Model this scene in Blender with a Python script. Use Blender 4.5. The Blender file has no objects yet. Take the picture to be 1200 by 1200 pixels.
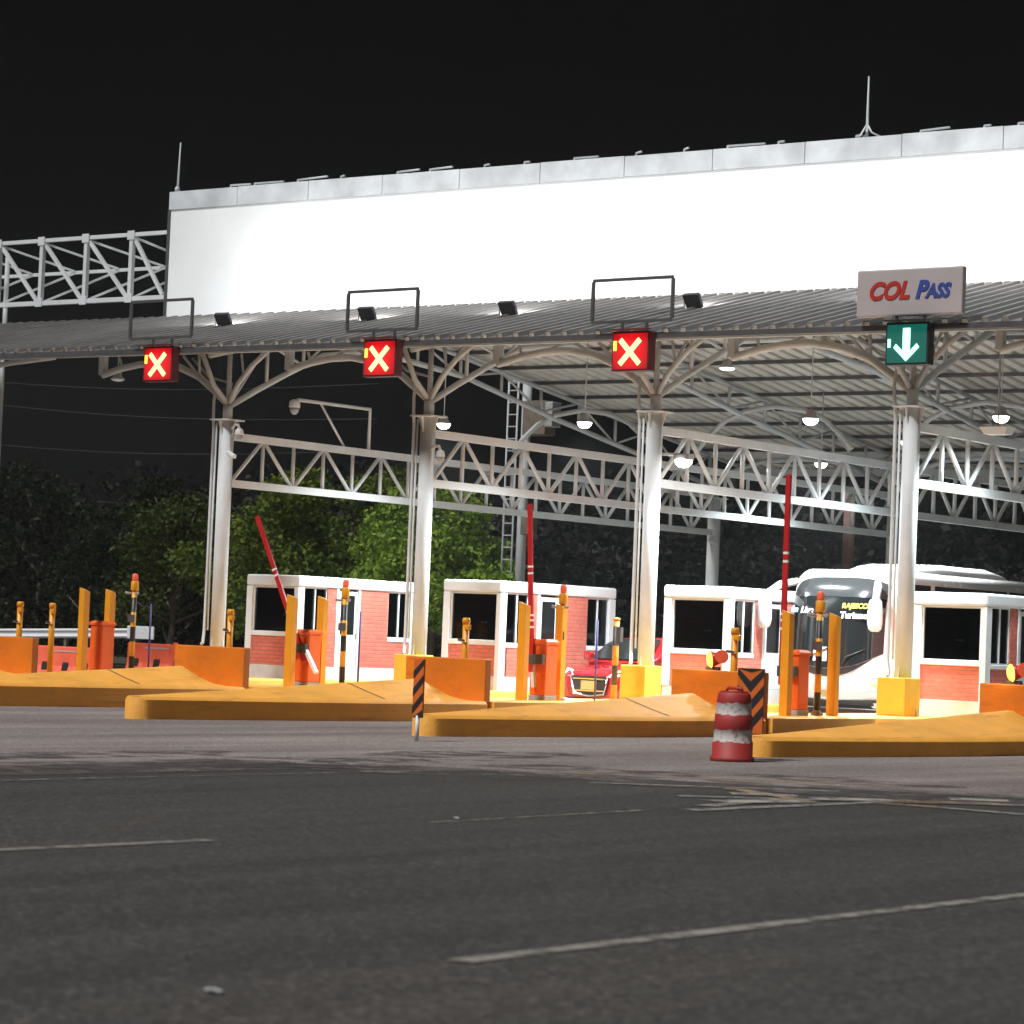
import bpy, bmesh, math, random
from mathutils import Vector, Matrix
random.seed(7)
S = bpy.context.scene
COL = S.collection
PI = math.pi

# ------------------------------------------------------------------ helpers
def ground_z(x):
    return -0.1 + 0.008 * (max(-25.0, min(x, 40.0)) - 18.0)

def tilt(x):
    return -0.0065 * (x - 9.0)

class MB:
    """collects shapes and links them as one mesh object"""
    def __init__(s):
        s.v = []; s.f = []; s.m = []; s.sm = []
    def add(s, vs, fs, mi=0, smooth=False):
        o = len(s.v)
        s.v += [tuple(p) for p in vs]
        for f in fs:
            s.f.append(tuple(i + o for i in f)); s.m.append(mi); s.sm.append(smooth)
        return s
    def box(s, x0, x1, y0, y1, z0, z1, mi=0):
        vs = [(x, y, z) for z in (z0, z1) for y in (y0, y1) for x in (x0, x1)]
        return s.add(vs, [(0, 2, 3, 1), (4, 5, 7, 6), (0, 1, 5, 4), (2, 6, 7, 3), (0, 4, 6, 2), (1, 3, 7, 5)], mi)
    def tube(s, a, b, r, r2=None, n=8, mi=0, cap=True, smooth=True):
        a = Vector(a); b = Vector(b); r2 = r if r2 is None else r2
        d = (b - a).normalized()
        u = d.orthogonal().normalized(); w = d.cross(u)
        vs = []
        for p, q in ((a, r), (b, r2)):
            for i in range(n):
                t = 2 * PI * i / n + PI / n
                vs.append(p + (u * math.cos(t) + w * math.sin(t)) * q)
        s.add(vs, [(i, (i + 1) % n, n + (i + 1) % n, n + i) for i in range(n)], mi, smooth)
        if cap:
            s.add(vs, [tuple(range(n - 1, -1, -1)), tuple(range(n, 2 * n))], mi)
        return s
    def bar(s, a, b, w, h, up=(0, 0, 1), mi=0):
        a = Vector(a); b = Vector(b); d = (b - a).normalized()
        side = d.cross(Vector(up))
        if side.length < 1e-4: side = d.orthogonal()
        side.normalize(); u = side.cross(d)
        vs = []
        for p in (a, b):
            for sx, sz in ((-1, -1), (1, -1), (1, 1), (-1, 1)):
                vs.append(p + side * sx * w / 2 + u * sz * h / 2)
        return s.add(vs, [(3, 2, 1, 0), (4, 5, 6, 7), (0, 1, 5, 4), (1, 2, 6, 5), (2, 3, 7, 6), (3, 0, 4, 7)], mi)
    def path(s, pts, r, n=8, mi=0):
        pts = [Vector(p) for p in pts]; k = len(pts)
        rings = []; ref = None
        for i, p in enumerate(pts):
            d = (pts[min(i + 1, k - 1)] - pts[max(i - 1, 0)]).normalized()
            if ref is None: ref = d.orthogonal().normalized()
            ref = (ref - d * ref.dot(d)).normalized(); w = d.cross(ref)
            rr = r[i] if isinstance(r, (list, tuple)) else r
            rings.append([p + (ref * math.cos(2 * PI * j / n) + w * math.sin(2 * PI * j / n)) * rr for j in range(n)])
        vs = [q for g in rings for q in g]
        fs = [(i * n + j, i * n + (j + 1) % n, (i + 1) * n + (j + 1) % n, (i + 1) * n + j) for i in range(k - 1) for j in range(n)]
        s.add(vs, fs, mi, True)
        s.add(vs, [tuple(range(n - 1, -1, -1)), tuple(range((k - 1) * n, k * n))], mi)
        return s
    def lathe(s, prof, c=(0, 0, 0), n=20, mi=0, mis=None, axis='Z', smooth=True):
        vs = []
        for r, z in prof:
            for i in range(n):
                t = 2 * PI * i / n
                p = (r * math.cos(t), r * math.sin(t), z)
                if axis == 'Y': p = (p[0], p[2], p[1])
                vs.append((c[0] + p[0], c[1] + p[1], c[2] + p[2]))
        for k in range(len(prof) - 1):
            s.add(vs[k * n:(k + 2) * n], [(i, (i + 1) % n, n + (i + 1) % n, n + i) for i in range(n)], mis[k] if mis else mi, smooth)
        if prof[0][0] > 1e-6: s.add(vs[:n], [tuple(range(n - 1, -1, -1))], mis[0] if mis else mi)
        if prof[-1][0] > 1e-6: s.add(vs[-n:], [tuple(range(n))], mis[-1] if mis else mi)
        return s
    def prism(s, poly, y0, y1, mi=0, plane='XZ'):
        n = len(poly)
        def P(a, b, t):
            return (a, t, b) if plane == 'XZ' else ((t, a, b) if plane == 'YZ' else (a, b, t))
        vs = [P(a, b, y0) for a, b in poly] + [P(a, b, y1) for a, b in poly]
        fs = [(i, (i + 1) % n, n + (i + 1) % n, n + i) for i in range(n)] + [tuple(range(n - 1, -1, -1)), tuple(range(n, 2 * n))]
        return s.add(vs, fs, mi)
    def loft(s, secs, mi=0, smooth=True, cap=True):
        n = len(secs[0]); vs = [p for q in secs for p in q]
        fs = [(k * n + i, k * n + (i + 1) % n, (k + 1) * n + (i + 1) % n, (k + 1) * n + i) for k in range(len(secs) - 1) for i in range(n)]
        s.add(vs, fs, mi, smooth)
        if cap: s.add(vs, [tuple(range(n - 1, -1, -1)), tuple(range(len(vs) - n, len(vs)))], mi)
        return s
    def build(s, name, mats, parent=None, loc=(0, 0, 0), bevel=0, fix=True, seg=2):
        me = bpy.data.meshes.new(name)
        me.from_pydata(s.v, [], s.f)
        for m in (mats if isinstance(mats, (list, tuple)) else [mats]): me.materials.append(m)
        for p, mi, sm in zip(me.polygons, s.m, s.sm):
            p.material_index = mi; p.use_smooth = sm
        if fix:
            bm = bmesh.new(); bm.from_mesh(me)
            bmesh.ops.remove_doubles(bm, verts=bm.verts, dist=1e-5)
            bmesh.ops.recalc_face_normals(bm, faces=bm.faces)
            bm.to_mesh(me); bm.free()
        o = bpy.data.objects.new(name, me); COL.objects.link(o)
        o.location = loc
        if parent: o.parent = parent
        if bevel:
            b = o.modifiers.new('bevel', 'BEVEL'); b.width = bevel; b.segments = seg; b.limit_method = 'ANGLE'; b.angle_limit = math.radians(35)
        return o

def tag(o, label, cat, group=None):
    o['label'] = label; o['category'] = cat
    if group: o['group'] = group
    return o
def thing(name, label, cat, loc=(0, 0, 0), rz=0, group=None):
    o = bpy.data.objects.new(name, None); COL.objects.link(o)
    o.location = loc; o.rotation_euler = (0, 0, rz); o.empty_display_size = .2
    return tag(o, label, cat, group)
def structure(o): o['kind'] = 'structure'; return o
def stuff(o): o['kind'] = 'stuff'; return o
kids = {}
def copy_tree(o, parent=None):
    c = o.copy(); COL.objects.link(c); c.parent = parent
    for ch in list(o.children): copy_tree(ch, c)
    return c
def dup(o, loc, label, rz=None):
    c = copy_tree(o); c.location = loc; c['label'] = label
    if rz is not None: c.rotation_euler = (0, 0, rz)
    return c

# ------------------------------------------------------------------ materials
def nt(name):
    m = bpy.data.materials.new(name); m.use_nodes = True
    t = m.node_tree; b = t.nodes['Principled BSDF']
    return m, t, b
def mat(name, col, rough=.6, metal=0., var=.12, scale=3., bump=0., bscale=40., dirt=0., dirtcol=(.08, .07, .06), spec=.5, coat=0., scuff=0.):
    m, t, b = nt(name); N = t.nodes.new; L = t.links.new
    tc = N('ShaderNodeTexCoord')
    n1 = N('ShaderNodeTexNoise'); n1.inputs['Scale'].default_value = scale; n1.inputs['Detail'].default_value = 6
    L(tc.outputs['Object'], n1.inputs['Vector'])
    r = N('ShaderNodeMapRange'); r.inputs[1].default_value = .3; r.inputs[2].default_value = .7
    r.inputs[3].default_value = 1 - var; r.inputs[4].default_value = 1 + var * .5
    L(n1.outputs['Fac'], r.inputs[0])
    mul = N('ShaderNodeVectorMath'); mul.operation = 'SCALE'; mul.inputs[0].default_value = col[:3]
    L(r.outputs[0], mul.inputs['Scale'])
    out = mul.outputs[0]
    if dirt:
        n2 = N('ShaderNodeTexNoise'); n2.inputs['Scale'].default_value = scale * 2.7; n2.inputs['Detail'].default_value = 9; n2.inputs['Roughness'].default_value = .7
        L(tc.outputs['Object'], n2.inputs['Vector'])
        r2 = N('ShaderNodeMapRange'); r2.inputs[1].default_value = .5; r2.inputs[2].default_value = .75; r2.inputs[3].default_value = 0; r2.inputs[4].default_value = dirt
        L(n2.outputs['Fac'], r2.inputs[0])
        mx = N('ShaderNodeMix'); mx.data_type = 'RGBA'; mx.inputs[7].default_value = (*dirtcol, 1)
        L(r2.outputs[0], mx.inputs[0]); L(out, mx.inputs[6]); out = mx.outputs[2]
    if scuff:
        mp = N('ShaderNodeMapping'); mp.inputs['Scale'].default_value = (1.5, .35, 7); L(tc.outputs['Object'], mp.inputs[0])
        n4 = N('ShaderNodeTexNoise'); n4.inputs['Scale'].default_value = 1.6; n4.inputs['Detail'].default_value = 10; n4.inputs['Roughness'].default_value = .7; L(mp.outputs[0], n4.inputs[0])
        r4 = N('ShaderNodeMapRange'); r4.inputs[1].default_value = .56; r4.inputs[2].default_value = .7; r4.inputs[4].default_value = scuff; L(n4.outputs['Fac'], r4.inputs[0])
        m4 = N('ShaderNodeMix'); m4.data_type = 'RGBA'; m4.inputs[7].default_value = (.16, .08, .04, 1)
        L(r4.outputs[0], m4.inputs[0]); L(out, m4.inputs[6]); out = m4.outputs[2]
    L(out, b.inputs['Base Color'])
    rr = N('ShaderNodeMapRange'); rr.inputs[3].default_value = max(.02, rough - .1); rr.inputs[4].default_value = min(1, rough + .1)
    L(n1.outputs['Fac'], rr.inputs[0]); L(rr.outputs[0], b.inputs['Roughness'])
    b.inputs['Metallic'].default_value = metal
    b.inputs['Specular IOR Level'].default_value = spec
    b.inputs['Coat Weight'].default_value = coat
    if bump:
        n3 = N('ShaderNodeTexNoise'); n3.inputs['Scale'].default_value = bscale; n3.inputs['Detail'].default_value = 4
        L(tc.outputs['Object'], n3.inputs['Vector'])
        bp = N('ShaderNodeBump'); bp.inputs['Strength'].default_value = bump; bp.inputs['Distance'].default_value = .02
        L(n3.outputs['Fac'], bp.inputs['Height']); L(bp.outputs[0], b.inputs['Normal'])
    return m
def emit(name, col, strength, base=(.02, .02, .02)):
    m, t, b = nt(name)
    b.inputs['Base Color'].default_value = (*base, 1)
    b.inputs['Emission Color'].default_value = (*col, 1); b.inputs['Emission Strength'].default_value = strength
    b.inputs['Roughness'].default_value = .4
    return m

M = {}
M['white_steel'] = mat('white_steel', (.61, .64, .655), .65, var=.1, scale=1.2, dirt=.25, dirtcol=(.35, .33, .3))
M['beam_steel'] = mat('beam_steel', (.44, .465, .475), .7, var=.15, scale=.8, dirt=.3, dirtcol=(.27, .27, .265))
M['orange_paint'] = mat('orange_paint', (.72, .195, .006), .55, var=.16, scale=1.3, bump=.25, bscale=25, dirt=.3, dirtcol=(.30, .12, .03), scuff=.3)
M['kerb_paint'] = mat('kerb_paint', (.97, .46, .075), .6, var=.13, scale=1.1, bump=.4, bscale=22, dirt=.25, dirtcol=(.45, .2, .05), scuff=.5)
M['yellow_paint'] = mat('yellow_paint', (.80, .50, .05), .55, var=.12, scale=2, bump=.2, dirt=.25, dirtcol=(.4, .25, .06))
M['post_orange'] = mat('post_orange', (.75, .33, .015), .4, var=.1, scale=3, dirt=.15, dirtcol=(.3, .15, .03))
M['cab_orange'] = mat('cab_orange', (.80, .13, .012), .45, var=.08, scale=3, dirt=.12, dirtcol=(.25, .08, .03))
M['red_plastic'] = mat('red_plastic', (.95, .15, .075), .5, var=.15, scale=2, dirt=.2, dirtcol=(.5, .25, .2))
M['red_paint'] = mat('red_paint', (.45, .015, .018), .4, var=.1, scale=4)
M['drum_red'] = mat('drum_red', (.36, .025, .022), .55, var=.3, scale=5, dirt=.5, dirtcol=(.16, .05, .045), bump=.3, bscale=15)
M['drum_white'] = mat('drum_white', (.50, .45, .43), .55, var=.3, scale=7, dirt=.75, dirtcol=(.22, .07, .06))
M['black'] = mat('black', (.02, .02, .022), .5, var=.2)
M['dark_metal'] = mat('dark_metal', (.07, .07, .075), .5, var=.2, scale=4)
M['grey'] = mat('grey', (.32, .33, .34), .6, var=.15, scale=3, dirt=.3, dirtcol=(.18, .17, .16))
M['galv'] = mat('galv', (.60, .64, .67), .5, metal=.1, var=.22, scale=1.4, dirt=.4, dirtcol=(.42, .44, .46))
M['booth_white'] = mat('booth_white', (.68, .70, .72), .45, var=.06, scale=2, dirt=.15, dirtcol=(.45, .43, .4))
M['plinth'] = mat('plinth', (.50, .54, .57), .6, var=.15, scale=3, dirt=.3, dirtcol=(.3, .3, .3))
M['car_red'] = mat('car_red', (.33, .006, .012), .25, var=.03, coat=1)
M['car_black'] = mat('car_black', (.015, .015, .017), .35, var=.1)
M['bus_white'] = mat('bus_white', (.76, .76, .77), .25, var=.03, coat=.6)
M['chrome'] = mat('chrome', (.75, .76, .78), .15, metal=1, var=.05)
M['tyre'] = mat('tyre', (.02, .02, .02), .85, var=.2, bump=.2)
M['plate'] = mat('plate', (.42, .28, .09), .5, var=.06)
M['lens_white'] = emit('lens_white', (1., .97, .9), 1.1, (.8, .8, .8))
M['rust'] = mat('rust', (.20, .12, .10), .8, var=.3, scale=3)
M['wood'] = mat('wood', (.16, .13, .10), .9, var=.3, scale=4, bump=.4)
M['bark'] = mat('bark', (.13, .105, .075), .9, var=.4, scale=3, bump=.6)
M['bluepole'] = mat('bluepole', (.06, .05, .22), .5, var=.1)
M['sign_face'] = mat('sign_face', (.40, .37, .38), .5, var=.05, scale=1.5)
M['sign_red'] = mat('sign_red', (.40, .02, .015), .5, var=.05)
M['sign_blue'] = mat('sign_blue', (.03, .06, .28), .5, var=.05)
M['text_white'] = mat('text_white', (.8, .8, .8), .5, var=.02)
M['text_blue'] = mat('text_blue', (.35, .5, .75), .5, var=.02)
M['text_yellow'] = mat('text_yellow', (.8, .65, .12), .5, var=.02)
M['cable'] = mat('cable', (.07, .07, .075), .6, var=.1)
M['concrete_kerb'] = mat('concrete_kerb', (.36, .34, .31), .8, var=.2, scale=2, bump=.3)
M['marker_orange'] = mat('marker_orange', (.65, .14, .02), .45, var=.1, scale=5)
M['interior'] = mat('interior', (.36, .36, .38), .7, var=.3, scale=2)
def glass(name, col, rough=.04, spec=.6):
    m, t, b = nt(name)
    b.inputs['Base Color'].default_value = (*col, 1); b.inputs['Roughness'].default_value = rough
    b.inputs['Specular IOR Level'].default_value = spec
    n = t.nodes.new('ShaderNodeTexNoise'); n.inputs['Scale'].default_value = 1.2
    tc = t.nodes.new('ShaderNodeTexCoord'); t.links.new(tc.outputs['Object'], n.inputs['Vector'])
    r = t.nodes.new('ShaderNodeMapRange'); r.inputs[3].default_value = rough; r.inputs[4].default_value = rough + .12
    t.links.new(n.outputs['Fac'], r.inputs[0]); t.links.new(r.outputs[0], b.inputs['Roughness'])
    return m
def booth_glass():
    m, t, b = nt('booth_glass'); N = t.nodes.new; L = t.links.new
    tr = N('ShaderNodeBsdfTransparent'); tr.inputs[0].default_value = (.42, .48, .52, 1)
    gl = N('ShaderNodeBsdfGlossy'); gl.inputs['Roughness'].default_value = .04; gl.inputs[0].default_value = (.9, .9, .9, 1)
    fr = N('ShaderNodeFresnel'); fr.inputs[0].default_value = 1.5
    mx = N('ShaderNodeMixShader'); L(fr.outputs[0], mx.inputs[0]); L(tr.outputs[0], mx.inputs[1]); L(gl.outputs[0], mx.inputs[2])
    L(mx.outputs[0], t.nodes['Material Output'].inputs[0])
    return m
M['booth_glass'] = booth_glass()
M['dark_glass'] = glass('dark_glass', (.012, .014, .015))
M['visor'] = glass('visor', (.035, .037, .04), .12)

def bands(name, c1, c2, period, axis=2, duty=.5, rough=.45, phase=0.):
    m, t, b = nt(name); N = t.nodes.new; L = t.links.new
    tc = N('ShaderNodeTexCoord'); sp = N('ShaderNodeSeparateXYZ'); L(tc.outputs['Object'], sp.inputs[0])
    a = N('ShaderNodeMath'); a.operation = 'MULTIPLY_ADD'; a.inputs[1].default_value = 1 / period; a.inputs[2].default_value = phase
    L(sp.outputs[axis], a.inputs[0])
    fr = N('ShaderNodeMath'); fr.operation = 'FRACT'; L(a.outputs[0], fr.inputs[0])
    g = N('ShaderNodeMath'); g.operation = 'GREATER_THAN'; g.inputs[1].default_value = duty; L(fr.outputs[0], g.inputs[0])
    mx = N('ShaderNodeMix'); mx.data_type = 'RGBA'; mx.inputs[6].default_value = (*c1, 1); mx.inputs[7].default_value = (*c2, 1)
    L(g.outputs[0], mx.inputs[0])
    n = N('ShaderNodeTexNoise'); n.inputs['Scale'].default_value = 9; L(tc.outputs['Object'], n.inputs[0])
    hs = N('ShaderNodeMapRange'); hs.inputs[3].default_value = .6; hs.inputs[4].default_value = 1.25; L(n.outputs['Fac'], hs.inputs[0])
    sc = N('ShaderNodeVectorMath'); sc.operation = 'SCALE'; L(mx.outputs[2], sc.inputs[0]); L(hs.outputs[0], sc.inputs['Scale'])
    L(sc.outputs[0], b.inputs['Base Color']); b.inputs['Roughness'].default_value = rough
    return m
M['black_yellow'] = bands('black_yellow', (.75, .38, .03), (.02, .02, .02), .66, phase=.35)

def brick():
    m, t, b = nt('brick'); N = t.nodes.new; L = t.links.new
    tc = N('ShaderNodeTexCoord'); sp = N('ShaderNodeSeparateXYZ'); L(tc.outputs['Object'], sp.inputs[0])
    ad = N('ShaderNodeMath'); L(sp.outputs[0], ad.inputs[0]); L(sp.outputs[1], ad.inputs[1])
    cb = N('ShaderNodeCombineXYZ'); L(ad.outputs[0], cb.inputs[0]); L(sp.outputs[2], cb.inputs[1])
    br = N('ShaderNodeTexBrick'); br.inputs['Scale'].default_value = 1; br.inputs['Brick Width'].default_value = .27; br.inputs['Row Height'].default_value = .092
    br.inputs['Mortar Size'].default_value = .012; br.inputs['Mortar Smooth'].default_value = .3; br.inputs['Bias'].default_value = -.2
    br.inputs['Color1'].default_value = (.57, .145, .10, 1); br.inputs['Color2'].default_value = (.49, .11, .08, 1); br.inputs['Mortar'].default_value = (.36, .13, .10, 1)
    L(cb.outputs[0], br.inputs['Vector'])
    n = N('ShaderNodeTexNoise'); n.inputs['Scale'].default_value = 6; n.inputs['Detail'].default_value = 6; L(tc.outputs['Object'], n.inputs[0])
    hs = N('ShaderNodeMapRange'); hs.inputs[3].default_value = .75; hs.inputs[4].default_value = 1.25; L(n.outputs['Fac'], hs.inputs[0])
    sc = N('ShaderNodeVectorMath'); sc.operation = 'SCALE'; L(br.outputs['Color'], sc.inputs[0]); L(hs.outputs[0], sc.inputs['Scale'])
    L(sc.outputs[0], b.inputs['Base Color']); b.inputs['Roughness'].default_value = .75
    bp = N('ShaderNodeBump'); bp.invert = True; bp.inputs['Strength'].default_value = .8; bp.inputs['Distance'].default_value = .02
    L(br.outputs['Fac'], bp.inputs['Height']); L(bp.outputs[0], b.inputs['Normal'])
    return m
M['brick'] = brick()

def asphalt(name, base, patch, tint, speck=.5, gscale=45.):
    m, t, b = nt(name); N = t.nodes.new; L = t.links.new
    tc = N('ShaderNodeTexCoord')
    big = N('ShaderNodeTexNoise'); big.inputs['Scale'].default_value = .16; big.inputs['Detail'].default_value = 8; big.inputs['Roughness'].default_value = .62
    mp = N('ShaderNodeMapping'); mp.inputs['Scale'].default_value = (1.6, .45, 1); L(tc.outputs['Object'], mp.inputs[0]); L(mp.outputs[0], big.inputs[0])
    r = N('ShaderNodeMapRange'); r.inputs[1].default_value = .35; r.inputs[2].default_value = .68; L(big.outputs['Fac'], r.inputs[0])
    mx = N('ShaderNodeMix'); mx.data_type = 'RGBA'; mx.inputs[6].default_value = (*base, 1); mx.inputs[7].default_value = (*patch, 1); L(r.outputs[0], mx.inputs[0])
    # tyre tracks along the lanes
    mp2 = N('ShaderNodeMapping'); mp2.inputs['Scale'].default_value = (1.1, .03, 1); L(tc.outputs['Object'], mp2.inputs[0])
    tr = N('ShaderNodeTexNoise'); tr.inputs['Scale'].default_value = 1.; tr.inputs['Detail'].default_value = 5; L(mp2.outputs[0], tr.inputs[0])
    r2 = N('ShaderNodeMapRange'); r2.inputs[1].default_value = .35; r2.inputs[2].default_value = .7; r2.inputs[3].default_value = .82; r2.inputs[4].default_value = 1.2; L(tr.outputs['Fac'], r2.inputs[0])
    # stones
    vo = N('ShaderNodeTexVoronoi'); vo.inputs['Scale'].default_value = gscale; L(tc.outputs['Object'], vo.inputs['Vector'])
    sr = N('ShaderNodeSeparateColor'); L(vo.outputs['Color'], sr.inputs[0])
    pw = N('ShaderNodeMath'); pw.operation = 'POWER'; pw.inputs[1].default_value = 5; L(sr.outputs[0], pw.inputs[0])
    r3 = N('ShaderNodeMath'); r3.operation = 'MULTIPLY_ADD'; r3.inputs[1].default_value = speck * 2.6; r3.inputs[2].default_value = 1 - speck * .35; L(pw.outputs[0], r3.inputs[0])
    fine = N('ShaderNodeTexNoise'); fine.inputs['Scale'].default_value = 30; fine.inputs['Detail'].default_value = 6; L(tc.outputs['Object'], fine.inputs[0])
    rf = N('ShaderNodeMapRange'); rf.inputs[1].default_value = .3; rf.inputs[2].default_value = .7; rf.inputs[3].default_value = .66; rf.inputs[4].default_value = 1.35; L(fine.outputs['Fac'], rf.inputs[0])
    k1 = N('ShaderNodeMath'); k1.operation = 'MULTIPLY'; L(r2.outputs[0], k1.inputs[0]); L(r3.outputs[0], k1.inputs[1])
    k2 = N('ShaderNodeMath'); k2.operation = 'MULTIPLY'; L(k1.outputs[0], k2.inputs[0]); L(rf.outputs[0], k2.inputs[1])
    sc = N('ShaderNodeVectorMath'); sc.operation = 'SCALE'; L(mx.outputs[2], sc.inputs[0]); L(k2.outputs[0], sc.inputs['Scale'])
    L(sc.outputs[0], b.inputs['Base Color'])
    b.inputs['Roughness'].default_value = .82; b.inputs['Specular IOR Level'].default_value = .3
    bp = N('ShaderNodeBump'); bp.inputs['Strength'].default_value = .5; bp.inputs['Distance'].default_value = .012
    L(vo.outputs['Distance'], bp.inputs['Height']); L(bp.outputs[0], b.inputs['Normal'])
    return m
M['asphalt'] = asphalt('asphalt', (.044, .0435, .043), (.060, .0555, .052), None, .45, 34.)
M['plaza'] = asphalt('plaza', (.165, .138, .132), (.275, .245, .232), None, .3, 30.)
M['lane_bounce'] = asphalt('lane_bounce', (.36, .345, .32), (.48, .465, .44), None, .2, 30.)  # lightened copy of the plaza surface, for bounce light
M['soil'] = mat('soil', (.05, .05, .03), .95, var=.4, scale=.5, bump=.4)

def worn_paint(name, col, cover=.5, scale=5.):
    m, t, b = nt(name); N = t.nodes.new; L = t.links.new
    tc = N('ShaderNodeTexCoord')
    n = N('ShaderNodeTexNoise'); n.inputs['Scale'].default_value = scale; n.inputs['Detail'].default_value = 9; n.inputs['Roughness'].default_value = .72
    L(tc.outputs['Object'], n.inputs[0])
    r = N('ShaderNodeMapRange'); r.inputs[1].default_value = .62 - cover * .4; r.inputs[2].default_value = .82 - cover * .4; L(n.outputs['Fac'], r.inputs[0])
    b.inputs['Base Color'].default_value = (*col, 1); b.inputs['Roughness'].default_value = .7
    tr = N('ShaderNodeBsdfTransparent'); ms = N('ShaderNodeMixShader')
    L(r.outputs[0], ms.inputs[0]); L(tr.outputs[0], ms.inputs[1]); L(b.outputs[0], ms.inputs[2])
    L(ms.outputs[0], t.nodes['Material Output'].inputs[0])
    return m
def drum_mat():
    m, t, b = nt('drum'); N = t.nodes.new; L = t.links.new
    tc = N('ShaderNodeTexCoord'); sp = N('ShaderNodeSeparateXYZ'); L(tc.outputs['Object'], sp.inputs[0])
    n = N('ShaderNodeTexNoise'); n.inputs['Scale'].default_value = 8; n.inputs['Detail'].default_value = 8; L(tc.outputs['Object'], n.inputs[0])
    z = N('ShaderNodeMath'); z.operation = 'MULTIPLY_ADD'; z.inputs[1].default_value = .10; L(n.outputs['Fac'], z.inputs[0]); L(sp.outputs[2], z.inputs[2])
    z2 = N('ShaderNodeMath'); z2.operation = 'SUBTRACT'; z2.inputs[1].default_value = .05; L(z.outputs[0], z2.inputs[0])
    cr = N('ShaderNodeValToRGB'); e = cr.color_ramp; e.interpolation = 'CONSTANT'
    red = (.36, .028, .024, 1); wh = (.50, .45, .43, 1)
    e.elements[0].position = 0; e.elements[0].color = red
    e.elements[1].position = .25; e.elements[1].color = wh
    for p_, c_ in ((.40, red), (.60, wh), (.75, red)):
        q = e.elements.new(p_); q.color = c_
    L(z2.outputs[0], cr.inputs[0])
    n2 = N('ShaderNodeTexNoise'); n2.inputs['Scale'].default_value = 13; n2.inputs['Detail'].default_value = 9; n2.inputs['Roughness'].default_value = .75; L(tc.outputs['Object'], n2.inputs[0])
    r2 = N('ShaderNodeMapRange'); r2.inputs[1].default_value = .52; r2.inputs[2].default_value = .66; L(n2.outputs['Fac'], r2.inputs[0])
    mx = N('ShaderNodeMix'); mx.data_type = 'RGBA'; mx.inputs[7].default_value = (.17, .06, .05, 1); L(r2.outputs[0], mx.inputs[0]); L(cr.outputs[0], mx.inputs[6])
    L(mx.outputs[2], b.inputs['Base Color']); b.inputs['Roughness'].default_value = .6
    return m
M['drum'] = drum_mat()
M['line_white'] = worn_paint('line_white', (.27, .255, .23), .68)
M['line_faint'] = worn_paint('line_faint', (.24, .225, .20), .5)
M['line_orange'] = worn_paint('line_orange', (.42, .25, .11), .6)
M['line_patch'] = worn_paint('line_patch', (.36, .34, .31), .62, 3.)
M['fringe'] = worn_paint('fringe', (.12, .10, .096), .5, 1.1)
M['dark_patch'] = worn_paint('dark_patch', (.06, .054, .052), .42, 1.4)

def leaf(name, c1, c2):
    m, t, b = nt(name); N = t.nodes.new; L = t.links.new
    tc = N('ShaderNodeTexCoord'); n = N('ShaderNodeTexNoise'); n.inputs['Scale'].default_value = 1.3; n.inputs['Detail'].default_value = 8
    L(tc.outputs['Object'], n.inputs[0])
    r = N('ShaderNodeMapRange'); r.inputs[1].default_value = .35; r.inputs[2].default_value = .65; L(n.outputs['Fac'], r.inputs[0])
    mx = N('ShaderNodeMix'); mx.data_type = 'RGBA'; mx.inputs[6].default_value = (*c1, 1); mx.inputs[7].default_value = (*c2, 1); L(r.outputs[0], mx.inputs[0])
    L(mx.outputs[2], b.inputs['Base Color']); b.inputs['Roughness'].default_value = .55
    b.inputs['Specular IOR Level'].default_value = .1
    tl = N('ShaderNodeBsdfTranslucent'); L(mx.outputs[2], tl.inputs[0])
    ms = N('ShaderNodeMixShader'); ms.inputs[0].default_value = .3
    L(b.outputs[0], ms.inputs[1]); L(tl.outputs[0], ms.inputs[2]); L(ms.outputs[0], t.nodes['Material Output'].inputs[0])
    return m
M['leaf_lit'] = leaf('leaf_lit', (.12, .22, .025), (.27, .38, .055))  # lamp light reaching each tree is put into these leaf colours
M['leaf_half_lit'] = leaf('leaf_half_lit', (.06, .10, .016), (.15, .195, .03))
M['leaf_low_lit'] = leaf('leaf_low_lit', (.034, .05, .012), (.075, .092, .02))
M['leaf_unlit'] = leaf('leaf_unlit', (.010, .015, .007), (.020, .026, .011))
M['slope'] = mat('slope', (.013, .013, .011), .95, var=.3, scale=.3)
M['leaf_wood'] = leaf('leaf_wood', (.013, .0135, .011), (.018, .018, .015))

def roofsheet():
    return mat('roofsheet', (.20, .195, .19), .5, metal=.1, var=.3, scale=.9, dirt=.5, dirtcol=(.10, .095, .09))
M['roof'] = roofsheet()
M['soffit'] = mat('soffit', (.50, .48, .445), .6, var=.12, scale=.8, dirt=.3, dirtcol=(.4, .36, .32))
M['board'] = mat('board', (.78, .81, .83), .5, var=.07, scale=.5, dirt=.12, dirtcol=(.5, .52, .54))
M['red_glow_face'] = emit('red_glow_face', (1., .004, .012), .85)
def glow_face(name, c, s0, s1, rad=.5):
    m, t, b = nt(name); N = t.nodes.new; L = t.links.new
    tc = N('ShaderNodeTexCoord'); ln = N('ShaderNodeVectorMath'); ln.operation = 'LENGTH'; L(tc.outputs['Object'], ln.inputs[0])
    r = N('ShaderNodeMapRange'); r.inputs[1].default_value = .1; r.inputs[2].default_value = rad; r.inputs[3].default_value = s0; r.inputs[4].default_value = s1
    L(ln.outputs['Value'], r.inputs[0]); b.inputs['Emission Color'].default_value = (*c, 1); L(r.outputs[0], b.inputs['Emission Strength'])
    b.inputs['Base Color'].default_value = (.02, .01, .01, 1)
    return m
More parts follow.
